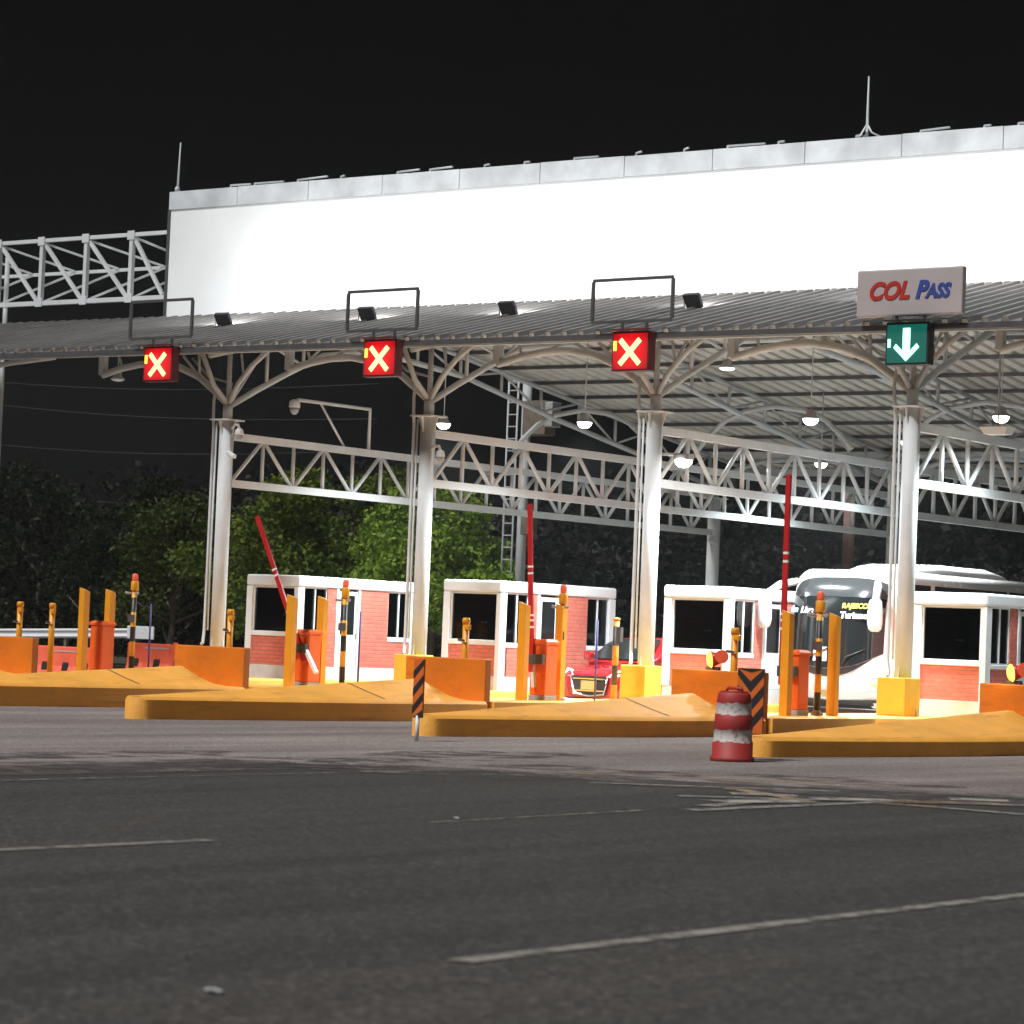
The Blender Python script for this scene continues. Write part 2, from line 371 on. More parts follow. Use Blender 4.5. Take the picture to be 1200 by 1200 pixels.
M['red_glow_face'] = glow_face('red_glow_face', (1., .004, .012), 1.15, .38, .56)  # bloom round the lit cross, put into the face as red glow
M['green_glow_face'] = glow_face('green_glow_face', (.0, .17, .12), 1.3, .4, .55)
M['red_led'] = emit('red_led', (1., .30, .13), 5.)
M['red_shell'] = mat('red_shell', (.08, .01, .015), .5)
M['amber_led'] = emit('amber_led', (1., .5, .05), 3.)
M['green_glow_face'] = emit('green_glow_face', (.0, .13, .095), .9)  # bloom round the arrow, put into the face as even green glow
M['green_led'] = emit('green_led', (.30, 1., .72), 3.2)
M['amber_lens'] = emit('amber_lens', (1., .50, .05), 4.6, (.6, .3, .03))
M['lamp_disc'] = emit('lamp_disc', (1., .97, .90), 14., (.8, .8, .8))
M['flood_face'] = emit('flood_face', (1., .98, .95), 20., (.8, .8, .8))
M['dim_disc'] = emit('dim_disc', (1., .95, .9), .12, (.5, .5, .5))

def text(name, body, size, material, parent, loc, shear=0., bold=.0, extrude=.008, rot=(PI / 2, 0, 0), align='CENTER', sx=1.):
    c = bpy.data.curves.new(name, 'FONT'); c.body = body; c.size = size; c.shear = shear; c.offset = bold
    c.extrude = extrude; c.align_x = align; c.align_y = 'CENTER'
    tmp = bpy.data.objects.new(name, c); COL.objects.link(tmp)
    me = bpy.data.meshes.new_from_object(tmp.evaluated_get(bpy.context.evaluated_depsgraph_get()))
    bpy.data.objects.remove(tmp); me.materials.clear(); me.materials.append(material)
    o = bpy.data.objects.new(name, me); COL.objects.link(o); o.parent = parent; o.location = loc; o.rotation_euler = rot; o.scale = (sx, 1, 1)
    return o

# ------------------------------------------------------------------ ground, road, plaza
def sheet(poly_or_strips, dz, name, material, nx=14):
    """strips: list of (x0,x1,y0,y1) following the cross fall"""
    mb = MB()
    for (x0, x1, y0, y1) in poly_or_strips:
        xs = sorted({x0, x1, *[k for k in (-25., 40.) if x0 < k < x1]})
        for a, c in zip(xs, xs[1:]):
            mb.add([(a, y0, ground_z(a) + dz), (c, y0, ground_z(c) + dz), (c, y1, ground_z(c) + dz), (a, y1, ground_z(a) + dz)], [(0, 1, 2, 3)])
    return structure(mb.build(name, material, fix=False))
sheet([(-900, 900, -900, 900)], -.012, 'ground', M['soil'])
sheet([(-120, 120, -160, -12)], -.004, 'road', M['asphalt'])
def flat_poly(poly, dz, mb=None):
    mb = mb or MB()
    mb.add([(x, y, ground_z(x) + dz) for x, y in poly], [tuple(range(len(poly)))])
    return mb
edge = [(22.35, -110), (22.4, -60), (22.99, -30.45), (23.05, -24.8), (24.03, -23.85), (25.74, -23.11), (27.22, -22.58), (28.46, -22.23), (30.3, -21.69), (31.9, -21.31), (40, -17.6)]
jag = []
for (x0, y0), (x1, y1) in zip(edge, edge[1:]):
    n = max(1, int(math.hypot(x1 - x0, y1 - y0) / .7))
    for i in range(n):
        t = i / n; jag.append((x0 + (x1 - x0) * t + random.uniform(-.1, .1), y0 + (y1 - y0) * t + random.uniform(-.1, .1)))
jag.append(edge[-1])
mb = MB()
mb.add([(x, y, ground_z(x)) for x, y in jag] + [(40, 45, ground_z(40)), (-25, 45, ground_z(-25)), (-25, -110, ground_z(-25))], [tuple(range(len(jag) + 3))])
mb.add([(40, -17.6, ground_z(40)), (75, -14, ground_z(75)), (75, 45, ground_z(75)), (40, 45, ground_z(40))], [(0, 1, 2, 3)])
structure(mb.build('plaza_pavement', M['plaza'], fix=False))
def mark(name, segs, w, material, dz=.004):
    mb = MB()
    for (a, c) in segs:
        a = Vector((*a, 0)); c = Vector((*c, 0)); d = (c - a).normalized(); s = Vector((-d.y, d.x, 0)) * w / 2
        n = max(1, int((c - a).length / .6)); vs = []
        for i in range(n + 1):
            p = a + (c - a) * i / n; ww = 1 + random.uniform(-.18, .1)
            for q in (p + s * ww, p - s * ww): vs.append((q.x, q.y, ground_z(q.x) + dz))
        mb.add(vs, [(2 * i, 2 * i + 1, 2 * i + 3, 2 * i + 2) for i in range(n)])
    return structure(mb.build(name, material, fix=False))
mark('road_marking', [((36.37, -37.88), (36.28, -17.14)), ((30.2, -60), (31.03, -33.68))], .13, M['line_white'])
mark('road_marking', [((24.85, -60), (25.16, -23.8)), ((30.6, -30.75), (30.44, -27.55)), ((25.32, -24.88), (27.01, -22.13))], .1, M['line_faint'])
mark('road_marking', [((30.64, -27.18), (30.75, -23.76)), ((30.34, -26.46), (30.06, -24.51)), ((31.5, -24.18), (32.45, -24.37)), ((32.4, -24.34), (34.35, -24.78)), ((28.77, -23.41), (30.1, -24.42)), ((30.7, -23.85), (32.49, -22.23)), ((29.28, -25.26), (31.5, -23.11)), ((27.42, -24.09), (29.49, -22.56))], .19, M['line_white'], .006)
mark('road_marking', [((28.76, -23.5), (30.41, -24.71)), ((30.87, -24.21), (31.53, -24.19)), ((30.2, -23.78), (31.7, -22.83)), ((26.17, -22.59), (29.08, -20.62))], .15, M['line_orange'], .008)
mark('road_marking', [((27.32, -21.64), (31.0, -21.39)), ((22.72, -21.64), (24.62, -20.26)), ((24.67, -22.49), (27.84, -19.11)), ((22.28, -24.03), (23.81, -20.82)), ((28.36, -21.08), (32.89, -21.08))], .12, M['line_faint'], .006)
mark('road_marking', [((29.99, -25.72), (30.4, -24.74)), ((30.2, -24.25), (30.65, -23.56)), ((30.8, -22.65), (31.3, -22.34)), ((29.28, -24.32), (29.79, -23.92))], .42, M['line_patch'], .010)
mb = MB()
for (cx, cy, rx, ry) in ((23.4, -24.2, 1.2, 2.6), (25.8, -21.6, 1.6, .9), (22.6, -19.5, .9, 2.0), (28.2, -20.3, 1.6, .7), (21.4, -26, .8, 3.4)):
    mb.add([(cx + rx * math.cos(t) * k, cy + ry * math.sin(t) * k, ground_z(cx + rx * math.cos(t) * k) + .002) for t, k in [(2 * PI * i / 18, random.uniform(.75, 1.1)) for i in range(18)]], [tuple(range(18))])
structure(mb.build('tar_patch', M['dark_patch'], fix=False))

# lane pavement made lighter to bounce lamp light up under the canopy
sheet([(-14, 40, -4.0, 38)], .008, 'lane_bounce_pavement', M['lane_bounce'])
# worn fringe where the two surfaces meet
mb = MB()
for (x0, y0), (x1, y1) in zip(edge[2:], edge[3:]):
    a = Vector((x0, y0, 0)); c = Vector((x1, y1, 0)); d_ = (c - a).normalized(); s_ = Vector((d_.y, -d_.x, 0))
    vs = []
    for q in (a - s_ * .5, a + s_ * 1.5, c + s_ * 1.5, c - s_ * .5): vs.append((q.x, q.y, ground_z(q.x) + .0032))
    mb.add(vs, [(0, 1, 2, 3)])
structure(mb.build('pavement_fringe', M['fringe'], fix=False))
# small litter on the asphalt
for k, (x, y, sx, lab) in enumerate(((36.42, -39.47, .055, 'small crumpled white paper scrap nearest the bottom edge on the asphalt'), (30.42, -30.19, .035, 'tiny white paper scrap on the asphalt beside a faded lane line'))):
    mb = MB(); n = 9
    vs = [(sx * math.cos(2 * PI * i / n) * random.uniform(.6, 1.1), sx * .6 * math.sin(2 * PI * i / n) * random.uniform(.6, 1.1), random.uniform(.002, .012)) for i in range(n)] + [(0, 0, .016)]
    mb.add(vs, [(i, (i + 1) % n, n) for i in range(n)])
    tag(mb.build('paper_scrap', M['grey'], loc=(x, y, ground_z(x) + .004)), lab, 'litter')

# ------------------------------------------------------------------ toll islands
K = .22
def island_mesh(tip=-15.05):
    secs = []
    ys = [tip, tip + .03, tip + .09, tip + .2] + [tip + .4 + (-8.0 - tip - .4) * i / 13 for i in range(14)] + [-7.55 + .1 * i for i in range(0, 9)]
    for y in ys:
        t = min(1, (y - tip) / 5.2)
        w = .20 + .83 * (1 - (1 - t) ** 1.35) if t < 1 else 1.03
        if y < tip + .15: w = {0: .07, 1: .13, 2: .19}[min(2, int((y - tip) / .028))]
        if y < -7.55: h = K + .39 * (y - tip) / (-7.55 - tip)
        else: h = K + .39 * max(0, (1 - (y + 7.55) / .8)) ** 2
        sec = [(-w, y, -.45), (-w, y, K - .05), (-w + .045, y, K)]
        us = [-.86, -.68, -.5, -.32, -.15, -.05, .05, .15, .32, .5, .68, .86]
        for u in us:
            sec.append((u * (w - .02), y, K + (h - K) * (1 - abs(u)) ** 1.12 + .004))
        sec += [(w - .045, y, K), (w, y, K - .05), (w, y, -.45)]
        secs.append(sec)
    return secs
ISL = {0: 'leftmost toll island, cut by the picture edge, with the guard rail beyond it', 1: 'orange toll island nose left of the striped marker, second from the left', 2: 'orange toll island nose in front of the red car, right of the striped marker',
       3: 'orange toll island nose with an amber flasher, behind the red and white barrel', 4: 'nearest orange toll island, its nose starting right of the barrel'}
ISL[3] = 'orange toll island whose kerb runs behind the barrel to the bus'
ISL[2] = 'orange toll island right of the striped marker, its crash wall carrying the middle flasher'
# wall i stands on island i; island 3 carries the left flasher
ISL[2] = 'orange toll island whose crash wall stands right behind the striped marker'
ISL[1] = 'orange toll island with the strongly leaning boom gate'
ISL[3] = 'orange toll island with the black chevron marker, barrel and bus beside it'
ISL[4] = 'nearest orange toll island, cut off by the right picture edge'
island_secs = island_mesh(); near_secs = island_mesh(-15.35)
nose_me = wall_me = base_me = None
for i in range(5):
    X = 6. * i
    t = thing('toll_island', ISL[i], 'toll island', (X, -6.6, 0), 0, 'toll islands')
    if i == 0:
        o = MB().loft(island_secs, smooth=False).build('ramp_nose', M['kerb_paint'], t, (0, 6.6, 0)); nose_me = o.data
        jm = MB(); yj = -9.6; hj = K + .39 * (yj + 15.05) / 7.5; vs = []
        for uu in [-.9 + .1 * q for q in range(19)]:
            for dy in (-.018, .018): vs.append((uu * 1.0, yj + dy, K + (hj - K) * (1 - abs(uu)) ** 1.12 + .014))
        jm.add(vs, [(2 * q, 2 * q + 2, 2 * q + 3, 2 * q + 1) for q in range(18)])
        jn = jm.build('joint_line', M['rust'], t, (0, 6.6, 0))
        for p in nose_me.polygons: p.use_smooth = True
        try: nose_me.set_sharp_from_angle(angle=math.radians(38))
        except Exception: pass
        o = MB().box(-.95, .95, -6.74, -6.56, K - .03, 1.0).build('crash_wall', M['orange_paint'], t, (0, 6.6, 0), .02); wall_me = o
        mb = MB()
        def slab(y0, y1, w, r0, r1, zt=K - .005):
            pts = []
            def arc(cx, cy, a0, a1, r):
                for k in range(6):
                    a = a0 + (a1 - a0) * k / 5; pts.append((cx + r * math.cos(a), cy + r * math.sin(a)))
            arc(w - r1, y1 - r1, 0, PI / 2, r1); arc(-w + r1, y1 - r1, PI / 2, PI, r1); arc(-w + r0, y0 + r0, PI, 1.5 * PI, r0); arc(w - r0, y0 + r0, 1.5 * PI, 2 * PI, r0)
            return MB().prism(pts, -.45, zt, plane='XY')
        o = slab(-6.56, -2.55, 1.05, .01, .5).build('gate_base', M['kerb_paint'], t, (0, 6.6, 0), .04); gb = o
        o = slab(-2.2, 7.6, 1.05, .5, .9).build('booth_base', M['kerb_paint'], t, (0, 6.6, 0), .04); bb = o
    else:
        for nm, src in (('ramp_nose', None), ('joint_line', jn), ('crash_wall', wall_me), ('gate_base', gb), ('booth_base', bb)):
            if nm in ('booth_base', 'joint_line') and i == 4: continue
            if src is None:
                if i == 4:
                    o = MB().loft(near_secs, smooth=True).build('ramp_nose', M['kerb_paint'], t, (0, 6.6, 0))
                    try: o.data.set_sharp_from_angle(angle=math.radians(38))
                    except Exception: pass
                else:
                    o = bpy.data.objects.new(nm, nose_me); o.location = (0, 6.6, 0); COL.objects.link(o)
            else:
                o = src.copy(); COL.objects.link(o)
            o.parent = t

# yellow column footings
FT = {1: 'yellow concrete footing half hidden behind the striped marker', 2: 'yellow concrete footing of the column beside the red car', 3: 'yellow concrete footing of the column in front of the bus'}
# ------------------------------------------------------------------ canopy
def roof_z(y): return 7.75 + .25 * (y + 1.2) if y <= 5.2 else 9.35 - .133 * (y - 5.2)
canopy = thing('toll_canopy', 'white steel toll plaza canopy with ribbed grey roof on round columns', 'canopy', (9, 10, 0))
def cbuild(mb, name, m, parent=canopy, **k):
    o = mb.build(name, m, parent, (-9, -10, 0) if parent is canopy else (0, 0, 0), **k); return o
# ribbed roof sheets
def ribbed(x0, x1, y0, y1, thick=.03, pitch=.42):
    mb = MB(); xs = []; x = x0
    while x < x1 - 1e-6:
        xs += [(x, 0), (x + pitch * .52, 0), (x + pitch * .60, .095), (x + pitch * .86, .095), (x + pitch * .94, 0)]; x += pitch
    xs.append((x, 0)); n = len(xs)
    vs = []
    for top in (1, 0):
        for y in (y0, y1):
            for (xx, h) in xs: vs.append((xx, y, roof_z(y) + tilt(xx) + h - (0 if top else thick)))
    fs = [(i, i + 1, n + i + 1, n + i) for i in range(n - 1)] + [(2 * n + i, 3 * n + i, 3 * n + i + 1, 2 * n + i + 1) for i in range(n - 1)]
    fs += [(i, 2 * n + i, 2 * n + i + 1, i + 1) for i in range(n - 1)] + [(n + i, n + i + 1, 3 * n + i + 1, 3 * n + i) for i in range(n - 1)]
    fs += [(0, n, 3 * n, 2 * n), (n - 1, 2 * n - 1, 4 * n - 1, 3 * n - 1)]
    mb.add(vs, fs)
    for k in range(n - 1, 2 * n - 2): mb.m[k] = 1
    return mb
cbuild(ribbed(-18, 27, -1.2, 5.2), 'front_roof', [M['roof'], M['soffit']], fix=False)
cbuild(ribbed(-.6, 27, 5.2, 24.2), 'rear_roof', [M['roof'], M['soffit']], fix=False)
def xbeam(y, z, x0, x1, w, h, name, m):
    return cbuild(MB().bar((x0, y, z + tilt(x0)), (x1, y, z + tilt(x1)), w, h), name, m)
xbeam(-1.17, roof_z(-1.17) - .07, -18, 27, .07, .11, 'eave_gutter', M['dark_metal'])
xbeam(-.75, roof_z(-.75) - .16, -18, 27, .1, .12, 'eave_beam', M['beam_steel'])
xbeam(24.1, roof_z(24.1) - .15, -.6, 27, .1, .22, 'rear_beam', M['beam_steel'])
y = .55
while y < 23.6:
    x0 = -18 if y < 5.2 else -.6
    xbeam(y, roof_z(y) - .085, x0, 27, .07, .09, 'purlin', M['dark_metal'])
    y += 1.3 if y < 5.2 else 1.72
# columns
def column(X, Y, zc, r, front):
    c = cbuild(MB().tube((X, Y, K if front else -.2), (X, Y, zc), r, n=20), 'column', M['white_steel'])
    s = MB().box(X - .29, X + .29, Y - .29, Y + .29, zc, zc + .03)
    s.build('cap_plate', M['white_steel'], c)
    for dx, dy in ((1, 0), (-1, 0), (0, 1), (0, -1)):
        a = MB()
        if dx: a.prism([(X + dx * r * .9, zc - .38), (X + dx * .28, zc - .003), (X + dx * r * .9, zc - .003)], Y - .012, Y + .012)
        else: a.prism([(Y + dy * r * .9, zc - .38), (Y + dy * .28, zc - .003), (Y + dy * r * .9, zc - .003)], X - .012, X + .012, plane='YZ')
        a.build('gusset', M['white_steel'], c)
        if front:
            a = MB()
            if dx: a.prism([(X + dx * r * .9, K), (X + dx * (r + .17), K), (X + dx * r * .9, 1.25)], Y - .012, Y + .012)
            else: a.prism([(Y + dy * r * .9, K), (Y + dy * (r + .17), K), (Y + dy * r * .9, 1.25)], X - .012, X + .012, plane='YZ')
            a.build('base_fin', M['white_steel'], c)
    MB().tube((X, Y, zc + .03), (X, Y, zc + .36), .115, n=14).build('neck', M['white_steel'], c)
    if front:
        MB().path([(X - .33, Y - .1, zc + .75), (X - .36, Y - .1, zc + .45), (X - .30, Y - .16, zc + .1), (X - .27, Y - .16, zc - .2), (X - .25, Y - .18, 2.5), (X - .24, Y - .2, 1.3), (X - .12, Y - .36, 1.0), (X - .12, Y - .42, .97)], .036, 8).build('conduit', M['white_steel'], c)
        MB().path([(X - .16, Y - .18, zc - .05), (X - .14, Y - .21, 3), (X - .12, Y - .22, 1.3)], .022, 6).build('conduit', M['white_steel'], c)
    return c
for i in range(4):
    column(6. * i, 0, 6.2, .172, True)
    column(6. * i, 21.35, 5.75, .19, False)
# lane trusses (front to rear)
ZT, ZB = 5.85, 4.75
for i in range(4):
    X = 6. * i; n = 19; y0, y1 = .18, 21.2
    lt = cbuild(MB().bar((X, y0, ZB), (X, y1, ZB), .15, .17), 'lane_truss', M['white_steel'])
    MB().bar((X, y0, ZT), (X, y1, ZT), .15, .17).build('top_chord', M['white_steel'], lt)
    for k in range(1, n):
        yy = y0 + (y1 - y0) * k / n
        MB().tube((X, yy, ZB + .05), (X, yy, ZT - .05), (.05), n=6).build('web_post', M['white_steel'], lt)
    for k in range(n):
        ya, yb = y0 + (y1 - y0) * k / n, y0 + (y1 - y0) * (k + 1) / n
        if k % 2: za, zb = ZT, ZB
        else: za, zb = ZB, ZT
        s = .06 if zb > za else -.06
        MB().tube((X, ya + .05, za + s), (X, yb - .05, zb - s), (.05), n=6).build('web_brace', M['white_steel'], lt)
# rafters above the columns
for i in range(4):
    X = 6. * i; dz = tilt(X)
    low = [(0, 6.52), (1.0, 7.03), (2.0, 7.5), (3.3, 8.08), (5.2, 8.36 + dz), (9, 8.08 + dz), (13, 7.42), (17.5, 6.72), (21, 6.12)]
    ra = cbuild(MB().path([(X, a, b) for a, b in low], .075, 8), 'rafter', M['beam_steel'])
    up = [(-.7, roof_z(-.7) - .28 + dz), (5.2, roof_z(5.2) - .28 + dz), (24, roof_z(24) - .28 + dz)]
    MB().path([(X, a, b) for a, b in up], .06, 8).build('top_chord', M['beam_steel'], ra)
    def lz(yy):
        for (a, b), (c, d) in zip(low, low[1:]):
            if a <= yy <= c: return b + (d - b) * (yy - a) / (c - a)
    ysn = [0, 1.3, 2.6, 4.0, 5.2, 7.0, 8.8, 10.6, 12.4, 14.2, 16, 17.8, 19.6, 21]
    for k, yy in enumerate(ysn):
        zt = roof_z(yy) - .28 + dz
        MB().tube((X, yy, lz(yy)), (X, yy, zt), .06 if yy in (0, 21) else .045, n=8).build('rafter_post', M['beam_steel'], ra)
        if k:
            y2 = ysn[k - 1]
            if k % 2: MB().tube((X, y2, lz(y2)), (X, yy, zt), .035, n=6).build('rafter_brace', M['beam_steel'], ra)
            else: MB().tube((X, y2, roof_z(y2) - .28 + dz), (X, yy, lz(yy)), .035, n=6).build('rafter_brace', M['beam_steel'], ra)
# cross arches between columns in the front plane, and the mid row
def arch_pts(X, Y, zs, rise, span, n=14):
    pts = []
    for k in range(n + 1):
        t = k / n; x = X - span * t
        pts.append((x, Y, zs + rise * math.sin(PI * min(1, (t * .80 / .84 + .0) * .84 / 1.0 * .80 / .80))))
    return pts
def front_arch(X, Y, dz=0.):
    key = [(0, 6.55), (-.45, 6.88), (-.95, 7.22), (-1.6, 7.46), (-2.3, 7.58), (-2.9, 7.57), (-3.5, 7.49), (-4.15, 7.34)]
    pts = [(X + a, Y, b + dz) for a, b in key]
    top = roof_z(Y) - .32 + dz if Y < 2 else roof_z(Y) - .35
    ar = cbuild(MB().path(pts, .085, 10), 'cross_arch', M['beam_steel'])
    MB().bar((X - 4.15, Y, 7.34 + dz), (X - 4.15, Y, top + .3), .16, .16, up=(0, 1, 0)).build('arch_hanger', M['beam_steel'], ar)
    for (a, b, c, d) in ((-.95, 7.22, -1.0, top + .05), (-.95, 7.22, -1.5, top), (-1.6, 7.46, -2.1, top), (-2.9, 7.57, -2.5, top), (-3.5, 7.49, -3.6, top)):
        MB().tube((X + a, Y, b + dz), (X + c, Y, d), .036, n=6).build('arch_web', M['beam_steel'], ar)
    br = cbuild(MB().path([(X, Y, 6.55 + dz), (X + .3, Y, 7.05 + dz), (X + .7, Y, 7.45 + dz), (X + 1.25, Y, top + .1)], .06, 8), 'curved_brace', M['beam_steel'])
    MB().tube((X + .45, Y, 7.2 + dz), (X + .35, Y, top), .032, n=6).build('brace_web', M['beam_steel'], br)
    if Y < 2:
        cbuild(MB().path([(X, Y, 6.55 + dz), (X - .15, Y - .35, 7.0), (X - .2, Y - .8, top + .05)], .06, 8), 'eave_strut', M['beam_steel'])
        cbuild(MB().path([(X, Y, 6.55 + dz), (X - .1, Y + .2, 7.1), (X - .85, Y + .2, 7.28), (X - 1.3, Y + .1, top - .05)], .03, 6), 'cable_conduit', M['grey'])
for i in range(4):
    front_arch(6. * i, 0, tilt(6. * i) * .6)
front_arch(24., 0, -.06)
for i in range(1, 5):
    X = 6. * i + 4.0
    pts = [(X - 3 + a, 13.0, b) for a, b in ((-2.3, 6.5), (-2.0, 6.85), (-1.5, 7.25), (-.9, 7.5), (0, 7.62), (.9, 7.5), (1.5, 7.25), (2.0, 6.85), (2.3, 6.5))]
    cbuild(MB().path([(x - 6, yy, z) for x, yy, z in pts], .07, 8), 'mid_arch', M['beam_steel'])
for i in range(1, 4):
    pts = [(6. * i - 3 + a, 21, b) for a, b in ((-3, 6.1), (-2.2, 6.55), (-1.2, 6.82), (0, 6.9), (1.2, 6.82), (2.2, 6.55), (3, 6.1))]
    cbuild(MB().path(pts, .07, 8), 'rear_arch', M['beam_steel'])
xbeam(21, 6.95, -.6, 27, .1, .12, 'rear_tie', M['beam_steel'])
# front arch left of the first column keeps going to the left edge
cbuild(MB().path([(-5.85, 0, 7.86), (-7.4, 0, 7.76), (-9.6, 0, 7.5)], .07, 8), 'side_strut', M['beam_steel'])

for i in (1, 2, 3):
    X = 6. * i
    mb = MB().box(-.31, .31, -.31, .31, 0, .74)
    tag(mb.build('column_footing', M['yellow_paint'], loc=(X, -.16, K - .006), bevel=.02), FT[i], 'footing', 'yellow footings round the columns')

# ------------------------------------------------------------------ billboard on the ridge
bb_t = thing('billboard', 'huge blank white billboard along the canopy ridge, lit from below', 'billboard', (9, 5.3, 9.4))
def tilted_box(x0, x1, y0, y1, z0, z1):
    m = MB(); vs = [(x, y, z + tilt(x)) for z in (z0, z1) for y in (y0, y1) for x in (x0, x1)]
    return m.add(vs, [(0, 2, 3, 1), (4, 5, 7, 6), (0, 1, 5, 4), (2, 6, 7, 3), (0, 4, 6, 2), (1, 3, 7, 5)])
BO = (-9, -5.3, -9.4)
tilted_box(-7.2, 27, 5.25, 5.5, 9.34, 12.28).build('board_face', M['board'], bb_t, BO)
x = -7.25
while x < 27:
    tilted_box(x, min(x + 2.42, 27), 5.215, 5.53, 12.285, 12.77 + random.uniform(-.01, .01)).build('top_flashing', M['galv'], bb_t, BO)
    x += 2.44
tilted_box(-7.27, -7.205, 5.2, 5.52, 9.3, 12.28).build('end_trim', M['dark_metal'], bb_t, BO)
for k in range(22):
    x = -5.5 + k * 1.45 + random.uniform(-.4, .4); l = random.choice((.12, .15, .7, 1.0))
    MB().bar((x, 5.3, 12.83 + tilt(x)), (x + l, 5.3, 12.84 + tilt(x + l) + random.uniform(-.02, .03)), .05, .04).build('clamp_bar', M['galv'], bb_t, BO)
    MB().box(x - .02, x + .02, 5.28, 5.32, 12.75 + tilt(x), 12.84 + tilt(x)).build('clamp_bar', M['galv'], bb_t, BO)
def rod(px, z0, z1, lab, legs):
    t = thing('lightning_rod', lab, 'lightning rod', (px, 5.35, z0), 0, 'lightning rods on the billboard')
    MB().tube((0, 0, 0), (.04 if not legs else 0, 0, z1 - z0), .035, .018, n=8).build('rod', M['galv'], t)
    if legs:
        for a in (0, 2.1, 4.2):
            MB().path([(0, 0, .35), (.12 * math.cos(a), .12 * math.sin(a), .15), (.4 * math.cos(a), .08 * math.sin(a), .01)], .022, 6).build('leg', M['galv'], t)
    else:
        MB().lathe([(.07, 0), (.07, .1), (.04, .14)], n=10).build('base', M['galv'], t)
rod(-7.1, 12.78 + tilt(-7), 14.2, 'thin lightning rod at the left end of the billboard', False)
rod(13.75, 12.74 + tilt(13.7), 14.12, 'lightning rod with splayed legs on the billboard top above the barrel side', True)
bpy.data.objects['lightning_rod.001']['label'] = 'tall lightning rod with small splayed feet on the billboard top'

# triangular truss left of the billboard
tr = thing('lattice_truss', 'white triangular lattice truss running left from the billboard', 'truss', (-12, 5.4, 10), 0)
TO = (12, -5.4, -10)
xa, xb = -20., -7.3
def tz(x, z): return z + tilt(x) * .8
MB().bar((xa, 5.3, tz(xa, 11.72)), (xb, 5.3, tz(xb, 11.72)), .1, .1).build('top_chord', M['white_steel'], tr, TO)
MB().bar((xa, 5.3, tz(xa, 9.98)), (xb, 5.3, tz(xb, 9.98)), .12, .12).build('bottom_chord', M['white_steel'], tr, TO)
MB().bar((xa, 6.7, tz(xa, 11.02)), (xb, 6.7, tz(xb, 11.02)), .09, .09).build('rear_chord', M['white_steel'], tr, TO)
nodes = [-8.62 - 1.72 * k for k in range(7)]
for k, x in enumerate(nodes):
    MB().bar((x, 5.3, tz(x, 9.98)), (x, 5.3, tz(x, 11.72)), .12, .12, up=(0, 1, 0)).build('post', M['white_steel'], tr, TO)
    x2 = x + 1.66 if k else x + 1.28
    MB().bar((x + .05, 5.3, tz(x, 11.66)), (x2 - .08, 5.3, tz(x2, 10.05)), .09, .09, up=(0, 1, 0)).build('brace', M['white_steel'], tr, TO)
    MB().bar((x + .06, 5.35, tz(x, 11.64)), (x2 - .05, 6.66, tz(x2, 11.05)), .06, .06).build('brace', M['white_steel'], tr, TO)
    MB().bar((x + .06, 5.35, tz(x, 10.02)), (x2 - .05, 6.66, tz(x2, 11.0)), .06, .06).build('brace', M['white_steel'], tr, TO)
    for zz in (10.0, 11.7):
        MB().box(x - .13, x + .13, 5.22, 5.235, tz(x, zz) - .12, tz(x, zz) + .12).build('gusset_plate', M['white_steel'], tr, TO)
tag(MB().tube((-14.42, 6.2, -.4), (-14.42, 6.2, 11.6), .07, n=10).build('support_pole', M['beam_steel']), 'slim grey pole at the left picture edge by the lattice truss', 'pole')

# floodlights aimed at the billboard
def lamp(name, kind, energy, loc, parent=None, target=None, size=.3, color=(1, .97, .92), spot=None, blend=.4, size_y=None):
    l = bpy.data.lights.new(name, kind); l.energy = energy; l.color = color
    if kind == 'AREA':
        l.shape = 'RECTANGLE' if size_y else 'DISK'; l.size = size
        if size_y: l.size_y = size_y
    else: l.shadow_soft_size = size
    if kind == 'SPOT': l.spot_size = spot; l.spot_blend = blend
    o = bpy.data.objects.new(name, l); COL.objects.link(o); o.location = loc
    if target is not None:
        o.rotation_euler = (Vector(target) - Vector(loc)).to_track_quat('-Z', 'Y').to_euler()
    if parent: o.parent = parent
    return o
FL = [(-2.45, 'first square floodlight from the left, on the ridged roof below the billboard'), (2.15, 'square floodlight on the roof seen through the second empty sign frame'),
      (6.3, 'square floodlight on the roof between the middle red signal and the second frame'), (11.3, 'square floodlight on the roof right of the third empty sign frame'), (16.2, None), (20.8, None)]
FLOOD_W = 145
